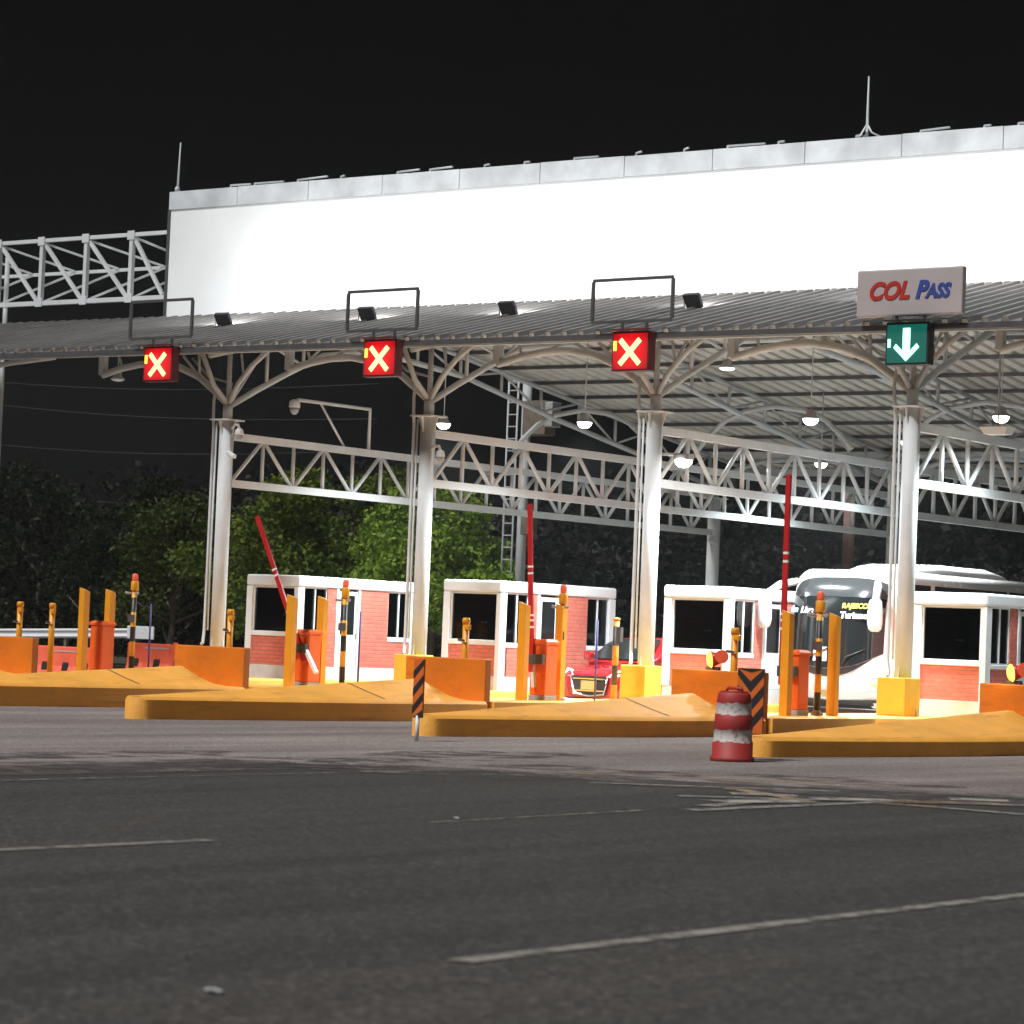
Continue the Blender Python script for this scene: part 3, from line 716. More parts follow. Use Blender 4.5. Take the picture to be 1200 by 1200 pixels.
for k, (x, lab) in enumerate(FL):
    yb = 2.35; zb = roof_z(yb) + tilt(x)
    if lab is not None or True:
        t = thing('floodlight', lab or 'square floodlight on the roof behind the white lettered sign', 'floodlight', (x, yb, zb), random.uniform(-.12, .12), 'floodlights under the billboard')
        if k == 5: t['label'] = 'square floodlight on the roof at the far right edge'
        a = math.radians(-56)
        h = MB()
        c, s = math.cos(a), math.sin(a)
        def R_(px, py, pz): return (px, py * c - pz * s, .24 + py * s + pz * c)
        vs = [R_(px, py, pz) for pz in (-.05, .05) for py in (-.17, .17) for px in (-.21, .21)]
        h.add(vs, [(0, 2, 3, 1), (4, 5, 7, 6), (0, 1, 5, 4), (2, 6, 7, 3), (0, 4, 6, 2), (1, 3, 7, 5)])
        h.build('housing', M['dark_metal'], t, bevel=.012)
        f = MB(); f.add([R_(px, py, .054) for px, py in ((-.18, -.14), (.18, -.14), (.18, .14), (-.18, .14))], [(0, 1, 2, 3)])
        f.build('glass', M['flood_face'], t, fix=False)
        b = MB()
        b.path([(-.24, 0, .26), (-.24, 0, .02), (.24, 0, .02), (.24, 0, .26)], .016, 6); b.build('bracket', M['dark_metal'], t)
        lo = lamp('flood_lamp', 'AREA', FLOOD_W, (0, .09, .33), t, None, .34, (1, .985, .96), size_y=.26)
        lo.rotation_euler = (Vector((0, 2.9, 1.95))).to_track_quat('-Z', 'Y').to_euler()

# ------------------------------------------------------------------ lane signals at the eave
SIG = [(-.92, 'red X lane signal, leftmost of the three'), (5.72, 'red X lane signal in the middle of the three'), (12.3, 'red X lane signal nearest the green arrow'), (18.62, 'green down arrow lane signal under the white lettered sign')]
for k, (X, lab) in enumerate(SIG):
    dz = tilt(X)
    red = k < 3
    t = thing('lane_signal', lab, 'lane signal', (X, -1.45, 7.34 + dz * 1.0), 0, 'lane signals on the eave' if red else None)
    sh = MB().box(-.46, .46, 0, .24, -.40, .42); sh.build('housing', M['red_shell'] if red else M['black'], t, bevel=.02)
    MB().box(-.42, .42, -.012, -.002, -.36, .37).build('display_face', M['red_glow_face'] if red else M['green_glow_face'], t)
    # hood
    MB().add([(-.46, -.16, .43), (.46, -.16, .43), (.46, 0, .43), (-.46, 0, .43), (-.46, -.16, .445), (.46, -.16, .445), (.46, 0, .445), (-.46, 0, .445)],
             [(3, 2, 1, 0), (4, 5, 6, 7), (0, 1, 5, 4), (1, 2, 6, 5), (2, 3, 7, 6), (3, 0, 4, 7)]).build('hood', M['red_shell'] if red else M['black'], t)
    if red:
        a = MB()
        a.bar((-.24, -.024, -.26), (.24, -.024, .24), .02, .108, up=(-.7, 0, .7)); a.bar((-.24, -.0245, .24), (.24, -.0245, -.26), .02, .108, up=(.7, 0, .7))
        a.build('lit_cross', M['red_led'], t)
        MB().box(-.41, -.33, -.02, -.013, .02, .22).build('side_lamp', M['amber_led'], t)
        MB().box(-.3, .3, -.02, -.013, .33, .35).build('side_lamp', M['red_glow_face'], t)
    else:
        a = MB().prism([(-.075, .30), (-.075, -.14), (-.22, .0), (-.27, -.07), (0, -.33), (.27, -.07), (.22, .0), (.075, -.14), (.075, .30)][::-1], -.03, -.014)
        a.build('lit_arrow', M['green_led'], t)
        MB().box(-.40, -.34, -.02, -.013, -.06, .1).build('side_lamp', M['green_led'], t)
    MB().bar((-.3, .12, .42), (-.3, .12, .62), .05, .05, up=(0, 1, 0)).build('hanger', M['dark_metal'], t)
    MB().bar((.3, .12, .42), (.3, .12, .62), .05, .05, up=(0, 1, 0)).build('hanger', M['dark_metal'], t)
FR = ['empty dark sign frame left of the billboard corner', 'empty dark sign frame standing above the middle red signal', 'empty dark sign frame above the red signal nearest the arrow']
for k in range(3):
    X = SIG[k][0] - .08; z0 = 7.34 + .63 + tilt(X); w, h = .98, .87
    t = MB()
    for a, b in (((-w, 0, 0), (w, 0, 0)), ((-w, 0, h), (w, 0, h))): t.bar(a, b, .06, .06)
    for a, b in (((-w, 0, .03), (-w, 0, h - .03)), ((w, 0, .03), (w, 0, h - .03))): t.bar(a, b, .06, .06, up=(0, 1, 0))
    tag(t.build('sign_frame', M['dark_metal'], loc=(X, -1.33, z0)), FR[k], 'sign frame', 'empty sign frames on the eave')
t = thing('lane_sign', 'white sign reading COL PASS in red and blue on the eave', 'sign', (18.6, -1.4, 7.34 + .53 + tilt(18.7)))
MB().box(-1.13, 1.13, 0, .16, .02, .92).build('panel', M['sign_face'], t, bevel=.03)
text('lettering', 'COL', .46, M['sign_red'], t, (-.44, -.008, .49), .28, .018, sx=.94)
text('lettering', 'P', .46, M['sign_blue'], t, (.25, -.008, .49), .28, .018, sx=.95)
text('lettering', 'ASS', .36, M['sign_blue'], t, (.61, -.008, .46), .28, .016, sx=.84)
for s in (-.3, .3): MB().bar((s, .1, -.01), (s, .1, .02), .05, .05, up=(0, 1, 0)).build('hanger', M['dark_metal'], t)

# ------------------------------------------------------------------ lamps under the canopy
LAMP_W = 1300
def pendant(x, y, z, lab, on=1.):
    t = thing('pendant_lamp', lab, 'lamp', (x, y, z), 0, 'pendant lamps under the canopy')
    L_ = roof_z(y) - .2 - z; kk = 1 if on > .3 else .35
    MB().tube((0, 0, .19), (0, 0, L_), .013, n=6).build('stem', M['beam_steel'], t)
    MB().lathe([(.04, .2), (.09, .18), (.11, .08), (.17, .03), (.18, 0), (.165, 0)], n=18).build('housing', M['grey'], t)
    MB().lathe([(.0, -.13 * kk), (.07, -.12 * kk), (.125, -.085 * kk), (.155, -.035 * kk), (.162, .004)], n=18).build('lens', M['lamp_disc'] if on > .1 else M['dim_disc'], t)
    if on > 0:
        lamp('lamp_light', 'SPOT', LAMP_W * 4 * on, (0, 0, -.2), t, (0, 0, -3), .2, (.88, .98, 1), math.radians(150), 1.)
pendant(3, 4.37, 6.47, 'bright pendant lamp beside the second white column')
pendant(9, 1.72, 6.19, 'bright pendant lamp left of the third white column')
pendant(15, 1.24, 6.14, 'bright pendant lamp hanging above the raised boom by the bus')
pendant(19.2, 1.42, 6.145, 'bright pendant lamp nearest the right picture edge', .45)
pendant(8, 13.74, 6.2, 'distant pendant lamp seen just above the lane truss')
pendant(14.14, 7.0, 6.15, 'added pendant lamp over the bus lane, unseen behind the rightmost column')  # unseen lamp added to brighten the bus and rear roof
pendant(11.7, 3.2, 7.47, 'dimmer pendant lamp close under the roof sheets', .15)
pendant(-5.64, 2.0, 7.5, 'faint pendant lamp on the left beside the leftmost red signal', .04)
# arm floodlight on the third column
t = thing('arm_floodlight', 'glaring white floodlight on a short arm of the third column', 'floodlight', (12.2, .1, 5.25))
MB().tube((-.05, 0, .1), (.35, .02, .08), .035, n=8).build('arm', M['white_steel'], t)
MB().box(.3, .66, -.13, .13, -.03, .1).build('housing', M['grey'], t, bevel=.02)
MB().lathe([(0, -.19), (.1, -.17), (.17, -.1), (.18, -.035)], (.48, 0, 0), 14).build('lens', M['flood_face'], t)
lamp('arm_light', 'SPOT', 1500, (.48, -.02, -.25), t, (1.2, -.6, -3), .15, (.98, 1, .96), math.radians(130), 1.)
t = thing('ceiling_fixture', 'white box fixture hanging under the roof at the right edge', 'light fixture', (19.35, 1.0, 5.75))
MB().loft([[(-.22, -.15, 0), (.22, -.15, 0), (.22, .15, 0), (-.22, .15, 0)], [(-.3, -.22, .14), (.3, -.22, .14), (.3, .22, .14), (-.3, .22, .14)]], smooth=False).build('housing', M['booth_white'], t)
MB().tube((0, 0, .14), (0, 0, 2.5), .02, n=6).build('stem', M['grey'], t)

# cameras on the columns
def dome(x, y, z, lab):
    t = thing('security_camera', lab, 'camera', (x, y, z), 0, 'security cameras on the columns')
    MB().path([(-.18, 0, .12), (-.08, 0, .2), (.03, 0, .2), (.08, 0, .1)], .035, 8).build('bracket', M['booth_white'], t)
    MB().lathe([(.04, .12), (.09, .08), (.11, -.02), (.105, -.04)], (.08, 0, 0), 14).build('cover', M['booth_white'], t)
    MB().lathe([(.1, -.04), (.085, -.1), (.05, -.14), (0, -.15)], (.08, 0, 0), 14).build('dome', M['grey'], t)
dome(.36, -.05, 5.9, 'white dome camera on the leftmost column by its truss end')
dome(6.33, -.05, 5.35, 'small white dome camera halfway up the second column')
def bullet(x, y, z, lab):
    t = thing('security_camera', lab, 'camera', (x, y, z), 0, 'security cameras on the columns')
    MB().tube((-.1, 0, .05), (.02, 0, .02), .03, n=8).build('bracket', M['booth_white'], t)
    MB().bar((0, 0, .03), (.26, -.06, -.08), .09, .09).build('body', M['booth_white'], t, bevel=.02)
bullet(.18, -.1, 5.42, 'white bullet camera pointing down from the leftmost column')
bullet(.25, 20.8, 4.45, 'white bullet camera on the distant rear column')
t = thing('camera_gantry', 'thin frame with a dome camera standing on the first lane truss', 'camera frame', (0, 5.2, ZT + .075))
MB().path([(0, 0, 0), (0, 0, 1.02), (0, -2.75, 1.0)], .045, 8).build('frame', M['white_steel'], t)
MB().tube((0, -1.9, 1.0), (0, -.95, .02), .03, n=8).build('brace', M['white_steel'], t)
MB().lathe([(.05, .1), (.13, .05), (.14, -.08), (.13, -.1)], (0, -2.85, .9), 14).build('housing', M['booth_white'], t)
MB().lathe([(.12, -.1), (.1, -.2), (.05, -.26), (0, -.27)], (0, -2.85, .9), 14).build('dome', M['grey'], t)

# ------------------------------------------------------------------ booths
BL = ['brick and white toll booth behind the leaning boom gate', 'brick and white toll booth left of the red car', 'brick and white toll booth between the red car and the bus', 'brick and white toll booth at the right in front of the bus side']
def booth(X, lab):
    t = thing('toll_booth', lab, 'toll booth', (X, 1.85, K), 0, 'brick toll booths on the islands')
    w, D, H = .82, 4.55, 2.46
    MB().box(-w + .01, w - .01, .02, D - .01, -.02, .31).build('plinth', M['plinth'], t)
    # floor, back and inside
    MB().box(-w + .06, w - .06, .07, D - .07, .312, .35).build('floor', M['interior'], t)
    MB().box(-w + .12, w - .12, .35, .8, .352, 1.0).build('counter', M['interior'], t)
    MB().box(.1, .45, .5, .62, 1.04, 1.36).build('monitor', M['car_black'], t)
    MB().box(-.1, .02, .5, .6, 1.5, 1.54).build('sticker', M['text_white'], t)
    MB().box(-w + .1, w - .1, 2.2, 2.26, .352, 2.15).build('partition', M['interior'], t)
    # brick bands
    br = MB(); br.box(-w + .19, w - .13, .03, .15, .312, 1.0); br.build('front_brick', M['brick'], t)
    def sidebrick(y0, y1, z0, z1):
        MB().box(w - .13, w - .02, y0, y1, z0, z1).build('side_brick', M['brick'], t)
    sidebrick(.32, 1.10, .312, .96); sidebrick(1.10, 1.42, .312, 2.19); sidebrick(2.35, 3.42, .312, 2.19); sidebrick(3.42, 4.30, .312, .96)
    # far side wall, closed
    MB().box(-w + .02, -w + .12, .16, D - .06, .312, 2.19).build('side_brick', M['brick'], t)
    MB().box(-w + .02, w - .02, D - .1, D - .02, .312, 2.19).build('rear_wall', M['booth_white'], t)
    # white frame: posts, header, sills
    def fpart(nm, *bx): MB().box(*bx).build(nm, M['booth_white'], t, bevel=.012)
    fpart('corner_post', -w, -w + .19, 0, .2, .312, 2.19); fpart('corner_post', w - .13, w, 0, .24, -.015, 2.19)
    fpart('window_sill', -w + .19, w - .13, .005, .16, 1.003, 1.12)
    fpart('window_sill', w - .13, w - .005, .24, 1.09, .963, 1.05); fpart('window_sill', w - .13, w - .005, 3.43, 4.30, .963, 1.05)
    fpart('corner_post', w - .13, w, 4.30, D, -.015, 2.19); fpart('door_post', w - .12, w - .006, 1.43, 1.52, .312, 2.19); fpart('door_post', w - .12, w - .006, 2.25, 2.34, .312, 2.19)
    MB().box(-w - .015, w + .015, -.015, D + .01, 2.195, H).build('roof', M['booth_white'], t, bevel=.05, seg=3)
    # windows
    def win(y0, y1, z0, z1, mull=True):
        o = MB().box(w - .075, w - .065, y0, y1, z0, z1).build('window', M['booth_glass'], t)
        f = MB(); d = .025
        f.box(w - .1, w - .04, y0, y0 + d, z0, z1); f.box(w - .1, w - .04, y1 - d, y1, z0, z1); f.box(w - .1, w - .04, y0 + d, y1 - d, z0, z0 + d); f.box(w - .1, w - .04, y0 + d, y1 - d, z1 - d, z1)
        if mull: f.box(w - .1, w - .04, (y0 + y1) / 2 - .02, (y0 + y1) / 2 + .02, z0 + d, z1 - d)
        f.build('window_frame', M['booth_white'], o)
    win(.245, 1.095, 1.053, 2.19); win(3.425, 4.298, 1.053, 2.19)
    o = MB().box(-w + .19, w - .13, .085, .095, 1.122, 2.19).build('window', M['booth_glass'], t)
    f = MB(); f.box(-w + .19, -w + .225, .05, .12, 1.122, 2.19); f.box(w - .165, w - .13, .05, .12, 1.122, 2.19); f.box(-w + .225, w - .165, .05, .12, 2.15, 2.19)
    f.build('window_frame', M['booth_white'], o)
    dr = MB().box(w - .09, w - .04, 1.525, 2.245, .315, 2.15).build('door', M['booth_white'], t, bevel=.006)
    MB().box(w - .039, w - .034, 1.63, 2.14, 1.1, 2.05).build('door_window', M['dark_glass'], dr)
    MB().box(w - .039, w - .0, 2.17, 2.2, 1.0, 1.12).build('handle', M['chrome'], dr)
    return t
b0 = booth(0, BL[0])
for i in range(1, 4):
    c = copy_tree(b0); c.location = (6. * i, 1.85, K); c['label'] = BL[i]

# ------------------------------------------------------------------ island furniture
ORD = {0: 'on the leftmost island', 1: 'by the leaning boom', 2: 'by the red car', 3: 'in front of the bus'}
def gate_post(flip):
    s = .085
    m = MB(); h0, h1 = (1.86, 1.92)
    vs = [(-s, -s, 0), (s, -s, 0), (s, s, 0), (-s, s, 0), (-s, -s, h1), (s, -s, h0), (s, s, h0 - .03), (-s, s, h1 - .03)]
    m.add(vs, [(3, 2, 1, 0), (4, 5, 6, 7), (0, 1, 5, 4), (1, 2, 6, 5), (2, 3, 7, 6), (3, 0, 4, 7)])
    return m
gp = None
GP = {0: (-4.35, -3.55), 1: (-4.28, -3.3), 2: (-4.3, -3.06), 3: (-4.4, -2.7)}
for i in range(4):
    for k, yy in enumerate(GP[i]):
        lab = 'square orange guard post, %s of the pair %s' % (('front', 'rear')[k], ORD[i])
        if gp is None:
            gp = tag(gate_post(0).build('guard_post', M['post_orange'], loc=(6. * i, yy, K - .008), bevel=.008), lab, 'post', 'orange guard posts at the boom gates')
        else:
            c = gp.copy(); COL.objects.link(c); c.location = (6. * i, yy, K - .008); c['label'] = lab
# barrier cabinets with booms
BM = {0: None, 1: (-.5, 0.0), 2: (-.06, 0), 3: (.0, 0)}
for i in range(4):
    X = 6. * i; yc = {0: -3.75, 1: -3.72, 2: -3.6, 3: -3.75}[i]
    X = X - (.2 if i == 3 else 0)
    t = thing('boom_gate', {0: 'orange barrier cabinet on the leftmost island, its boom not raised', 1: 'barrier gate with its red boom leaning far to the left', 2: 'barrier gate beside the red car with an almost upright red boom', 3: 'barrier gate before the bus with an upright red boom'}[i], 'barrier gate', (X, yc, K - .006), 0, 'barrier gates')
    MB().box(-.2, .2, -.2, .2, 0, .1).build('base', M['grey'], t, bevel=.01)
    MB().box(-.19, .19, -.19, .19, .102, 1.1).build('cabinet', M['cab_orange'], t, bevel=.02)
    MB().loft([[(-.215, -.215, 1.102), (.215, -.215, 1.102), (.215, .215, 1.102), (-.215, .215, 1.102)], [(-.215, -.215, 1.15), (.215, -.215, 1.15), (.215, .215, 1.15), (-.215, .215, 1.15)], [(-.16, -.16, 1.2), (.16, -.16, 1.2), (.16, .16, 1.2), (-.16, .16, 1.2)]], smooth=False).build('lid', M['cab_orange'] if i < 3 else M['cab_orange'], t)
    MB().box(-.12, .12, -.198, -.192, .3, .9).build('door_panel', M['cab_orange'], t)
    if BM[i]:
        k = BM[i][0]
        d = Vector((k, 0, 1)).normalized()
        a = Vector(({1: .14, 2: -.1, 3: -.13}[i], -.26, .55)); L_ = {1: 3.35, 2: 3.3, 3: 3.85}[i]
        bo = MB(); segs = [0, .26, .272, .30, .312, .33, .342, .58, .592, .62, .632, 1.0]
        for q, (u0, u1) in enumerate(zip(segs, segs[1:])):
            mi = q % 2
            wd = .11 - .02 * u0
            bo.bar(a + d * L_ * u0, a + d * L_ * u1, .05, wd, up=(1, 0, 0), mi=mi)
        bo.build('boom', [M['red_paint'], M['text_white']], t)
        MB().box(-.22, .18, -.3, -.2, .7, .9).build('boom_clamp', M['dark_metal'], t, bevel=.02)
        MB().bar(a + d * .1 + Vector((.0, .02, .2)), a - d * .5 + Vector((.1 if i == 1 else .03, .02, 0.2)), .08, .07, up=(1, 0, 0)).build('counterweight', M['booth_white'], t)
# tall yellow and black signal poles
SP = {0: (-2.8, 2.5), 1: (-2.58, 2.5), 2: (-3.02, 2.47), 3: (-3.26, 2.54)}
sp0 = None
for i in range(4):
    yy, h = SP[i]
    lab = {0: 'black and yellow banded signal pole with a red top, beside the red water barriers', 1: 'black and yellow banded signal pole by the booth behind the leaning boom', 2: 'banded signal pole with red cap, partly behind a guard post near the red car', 3: 'black and yellow banded signal pole in front of the bus windscreen'}[i]
    if sp0 is None:
        t = thing('signal_pole', lab, 'signal pole', (6. * i, yy, K), 0, 'banded signal poles')
        MB().lathe([(.12, 0), (.12, .03), (.055, .1), (.055, .12)], n=12).build('base', M['grey'], t)
        MB().tube((0, 0, .1), (0, 0, 1.9), .062, n=14).build('pole', M['black_yellow'], t)
        MB().lathe([(.08, 1.9), (.09, 1.92), (.09, 2.1), (.07, 2.12)], n=14).build('signal_body', M['post_orange'], t)
        MB().lathe([(.062, 2.122), (.068, 2.14), (.068, 2.24), (.05, 2.28), (0, 2.29)], n=14).build('red_cap', M['red_plastic'], t)
        for s in (-1, 1):
            MB().path([(s * .07, -.02, 1.84), (s * .16, -.06, 1.84), (s * .2, -.1, 1.86)], .03, 6).build('side_sensor', M['grey'], t)
        MB().box(-.1, .1, -.08, -.06, 1.2, 1.36).build('tag_plate', M['dark_metal'], t)
        sp0 = t
    else:
        c = copy_tree(sp0); c.location = (6. * i, yy, K); c['label'] = lab
t = thing('banded_post', 'short black and orange banded post left of the third column footing', 'post', (12, -1.12, K))
MB().tube((0, 0, 0), (0, 0, 1.64), .065, n=12).build('pole', bands('black_orange', (.6, .26, .03), (.04, .03, .02), .8, phase=.1), t)
MB().box(.04, .14, -.05, .05, 1.2, 1.5).build('sensor', M['dark_metal'], t)
MB().lathe([(.075, 1.64), (.075, 1.68), (0, 1.7)], n=12).build('cap', M['post_orange'], t)
# card reader posts behind the crash walls
RP = {0: (0, -6.25, 1.71, 'thin orange reader post behind the leftmost crash wall'), 1: (6, -6.15, 1.74, 'thin orange reader post behind the crash wall before the leftmost column'), 2: (12, -6.15, 1.79, 'thin orange reader post behind the crash wall beside the striped marker'), 3: (18, -6.2, 1.79, 'thin orange reader post behind the crash wall with the barrel in front'), 4: (.0, -5.3, 1.7, 'thin orange reader post standing before a red water barrier')}
r0 = None
for k in range(5):
    X, yy, h, lab = RP[k]
    if r0 is None:
        t = thing('reader_post', lab, 'reader post', (X, yy, K), 0, 'orange reader posts'); r0 = t
        MB().tube((0, 0, 0), (0, 0, 1.42), .065, n=12).build('pole', M['post_orange'], t)
        MB().lathe([(.075, 1.42), (.08, 1.5), (.06, 1.54)], n=12).build('cap', M['post_orange'], t)
        MB().bar((.02, -.05, 1.36), (.16, -.08, 1.36), .07, .1).build('reader', M['post_orange'], t, bevel=.02)
        MB().bar((-.13, -.06, 1.12), (.06, -.08, 1.1), .04, .05).build('bolt', M['chrome'], t, bevel=.01)
    else:
        c = copy_tree(r0); c.location = (X, yy, K); c['label'] = lab
# blue posts
bl0 = None
for i, (yy, lab) in enumerate(((-2.25, 'slim blue stake in front of the red water barriers'), (-2.05, 'slim blue stake before the brick side of the booth at the leaning boom'), (-1.8, 'slim blue stake in front of the red car bonnet'))):
    if bl0 is None:
        bl0 = tag(MB().tube((0, 0, 0), (0, 0, 1.62), .022, n=8).build('blue_stake', M['bluepole'], loc=(6. * i, yy, K)), lab, 'stake', 'slim blue stakes')
    else:
        c = bl0.copy(); COL.objects.link(c); c.location = (6. * i, yy, K); c['label'] = lab
# amber flashers on two crash walls
for X, lab in ((17.78, 'glowing amber flasher on the crash wall beside the barrel'), (23.55, 'glowing amber flasher on the crash wall at the right edge')):
    t = thing('warning_flasher', lab, 'warning light', (X, -6.65, 1.0), 0, 'amber flashers on the crash walls')
    MB().box(-.05, .2, -.05, .05, 0, .06).build('foot', M['dark_metal'], t)
    q = MB(); d = Vector((-.62, -.68, -.12)).normalized(); a = Vector((.08, 0, .19))
    q.tube(a - d * .14, a + d * .06, .08, .15, n=18); q.build('housing', M['red_paint'], t)
    q = MB(); q.tube(a + d * .061, a + d * .1, .148, .1, n=18); q.build('lens', M['amber_lens'], t)
    q = MB(); a2 = Vector((.22, .02, .24)); d2 = Vector((.5, -.6, 0)).normalized()
    q.tube(a2 - d2 * .1, a2 + d2 * .1, .1, .12, n=16); q.build('rear_lens', M['red_plastic'], t)
    lamp('flasher_light', 'POINT', 4, tuple(a + d * .22), t, None, .08, (1, .5, .08))

# object markers
def marker(x, y, chevron, lab):
    t = thing('object_marker', lab, 'marker', (x, y, ground_z(x)), 0, 'hazard markers at the island noses')
    MB().tube((0, 0, 0), (0, 0, .36), .03, n=10).build('post', M['booth_white'], t)
    w = .09 if not chevron else .2; z0, z1 = (.33, 1.16) if not chevron else (.35, 1.2)
    pl = MB().box(-w, w, -.015, .015, z0, z1).build('plate', M['marker_orange'], t)
    s = .26 if not chevron else .34; n = 4
    if not chevron:
        for k in range(5):
            zb = z0 - .2 + k * .25
            poly = [(-w, zb), (w, zb + .2), (w, zb + .31), (-w, zb + .11)]
            poly = [(px, min(max(pz, z0), z1)) for px, pz in poly]
            if max(p[1] for p in poly) - min(p[1] for p in poly) < .05 : continue
            MB().prism(poly, -.021, -.0165).build('black_stripe', M['black'], pl)
    else:
        for k in range(4):
            zb = z0 + .02 + k * .26
            poly = [(-w, zb + .22), (0, zb), (w, zb + .22), (w, zb + .35), (0, zb + .14), (-w, zb + .35)]
            poly = [(px, min(max(pz, z0), z1)) for px, pz in poly]
            MB().prism(poly, -.021, -.0165).build('black_chevron', M['black'], pl)
marker(19.37, -16.8, False, 'narrow hazard marker with black and orange diagonal stripes')
marker(24.62, -16.4, True, 'wider hazard marker with black chevrons standing behind the barrel')

# traffic drum
t = thing('traffic_barrel', 'worn red and white striped plastic barrel at the island nose', 'barrel', (24.80, -17.1, ground_z(24.8)))
prof = [(.305, 0), (.31, .05), (.285, .07), (.28, .27), (.268, .29), (.262, .45), (.255, .47), (.25, .68), (.24, .70), (.235, .87), (.225, .91)]
mis = [0, 0, 0, 0, 1, 1, 0, 0, 1, 0]
# stripes: red base, white, red, white, red top
prof = [(.285, 0), (.29, .05), (.265, .07), (.262, .26), (.25, .27), (.247, .40), (.255, .41), (.24, .60), (.23, .61), (.226, .74), (.23, .75), (.212, .86), (.19, .89)]
mis = [0, 0, 0, 0, 1, 0, 0, 0, 1, 0, 0]
MB().lathe(prof, n=28, mi=0).build('drum', M['drum'], t)
MB().lathe([(.19, .892), (.17, .905), (.1, .90)], n=24).build('lid', M['drum_red'], t)
MB().path([(-.12, 0, .895), (-.1, 0, .94), (.1, 0, .94), (.12, 0, .895)], .022, 8).build('handle', M['drum_red'], t)

# ------------------------------------------------------------------ red water barriers and rail at the left
def water_barrier(x, y, rz, lab, z=None):
    t = thing('water_barrier', lab, 'water barrier', (x, y, ground_z(x) + .004 if z is None else z), rz, 'red plastic water barriers')
    L_ = 1.0
    prof = [(-.3, 0), (.3, 0), (.3, .1), (.13, .5), (.12, 1.0), (-.12, 1.0), (-.13, .5), (-.3, .1)]
    secs = []
    for xx, k in ((-L_, .86), (-L_ + .06, 1), (-.5, 1), (-.46, .8), (-.38, .8), (-.34, 1), (.34, 1), (.38, .8), (.46, .8), (.5, 1), (L_ - .06, 1), (L_, .86)):
        secs.append([(xx, a * k, b) for a, b in prof])
    MB().loft(secs, smooth=False).build('shell', M['red_plastic'], t, bevel=.03)
    for xx in (-.68, .02, .68):
        MB().add([(xx - .09, -.19, .4), (xx + .09, -.19, .4), (xx + .09, -.145, .6), (xx - .09, -.145, .6), (xx - .09, -.1, .4), (xx + .09, -.1, .4), (xx + .09, -.1, .6), (xx - .09, -.1, .6)],
                 [(0, 1, 2, 3), (7, 6, 5, 4), (0, 4, 5, 1), (1, 5, 6, 2), (2, 6, 7, 3), (3, 7, 4, 0)]).build('fork_hole', M['black'], t)
    MB().box(-.4, .4, -.135, -.121, .86, .9).build('reflector', M['drum_white'], t)
    MB().lathe([(.07, 1.0), (.07, 1.04), (0, 1.05)], (.5, 0, 0), 12).build('filler_cap', M['red_plastic'], t)
    return t
water_barrier(-6.9, 2.0, .05, 'red water barrier behind the leftmost guard posts', -.28)
w1 = bpy.data.objects['water_barrier']
c = copy_tree(w1); c.location = (-5.75, 4.1, -.12); c.rotation_euler = (0, 0, .08); c['label'] = 'red water barrier right of the black and yellow pole'
c = copy_tree(w1); c.location = (-2.6, 3.6, -.12); c.rotation_euler = (0, 0, .05); c['label'] = 'red water barrier mostly hidden behind the crash wall and the leftmost column'
t = thing('guard_rail', 'weathered grey guard rail between the leftmost island and the trees', 'guard rail', (-22, 17, 0))
secs = []
for xx in (-34., -22, -19.2):
    zz = .95 + .033 * (xx + 22)
    secs.append([(xx + 22, a, b + zz) for a, b in ((0, -.16), (-.05, -.1), (0, -.02), (0, .02), (-.05, .1), (0, .16), (.02, .16), (.02, -.16))])
MB().loft(secs, smooth=False).build('rail', M['booth_white'], t)
MB().box(2.4, 3.6, -.05, .0, .86, 1.28).build('end_plate', M['booth_white'], t, bevel=.02)
for xx in (-9.5, -6.5, -3.5, -.5, 2.7):
    MB().box(xx - .06, xx + .06, .025, .12, -.5, 1.0 + .033 * xx).build('post', M['wood'], t)

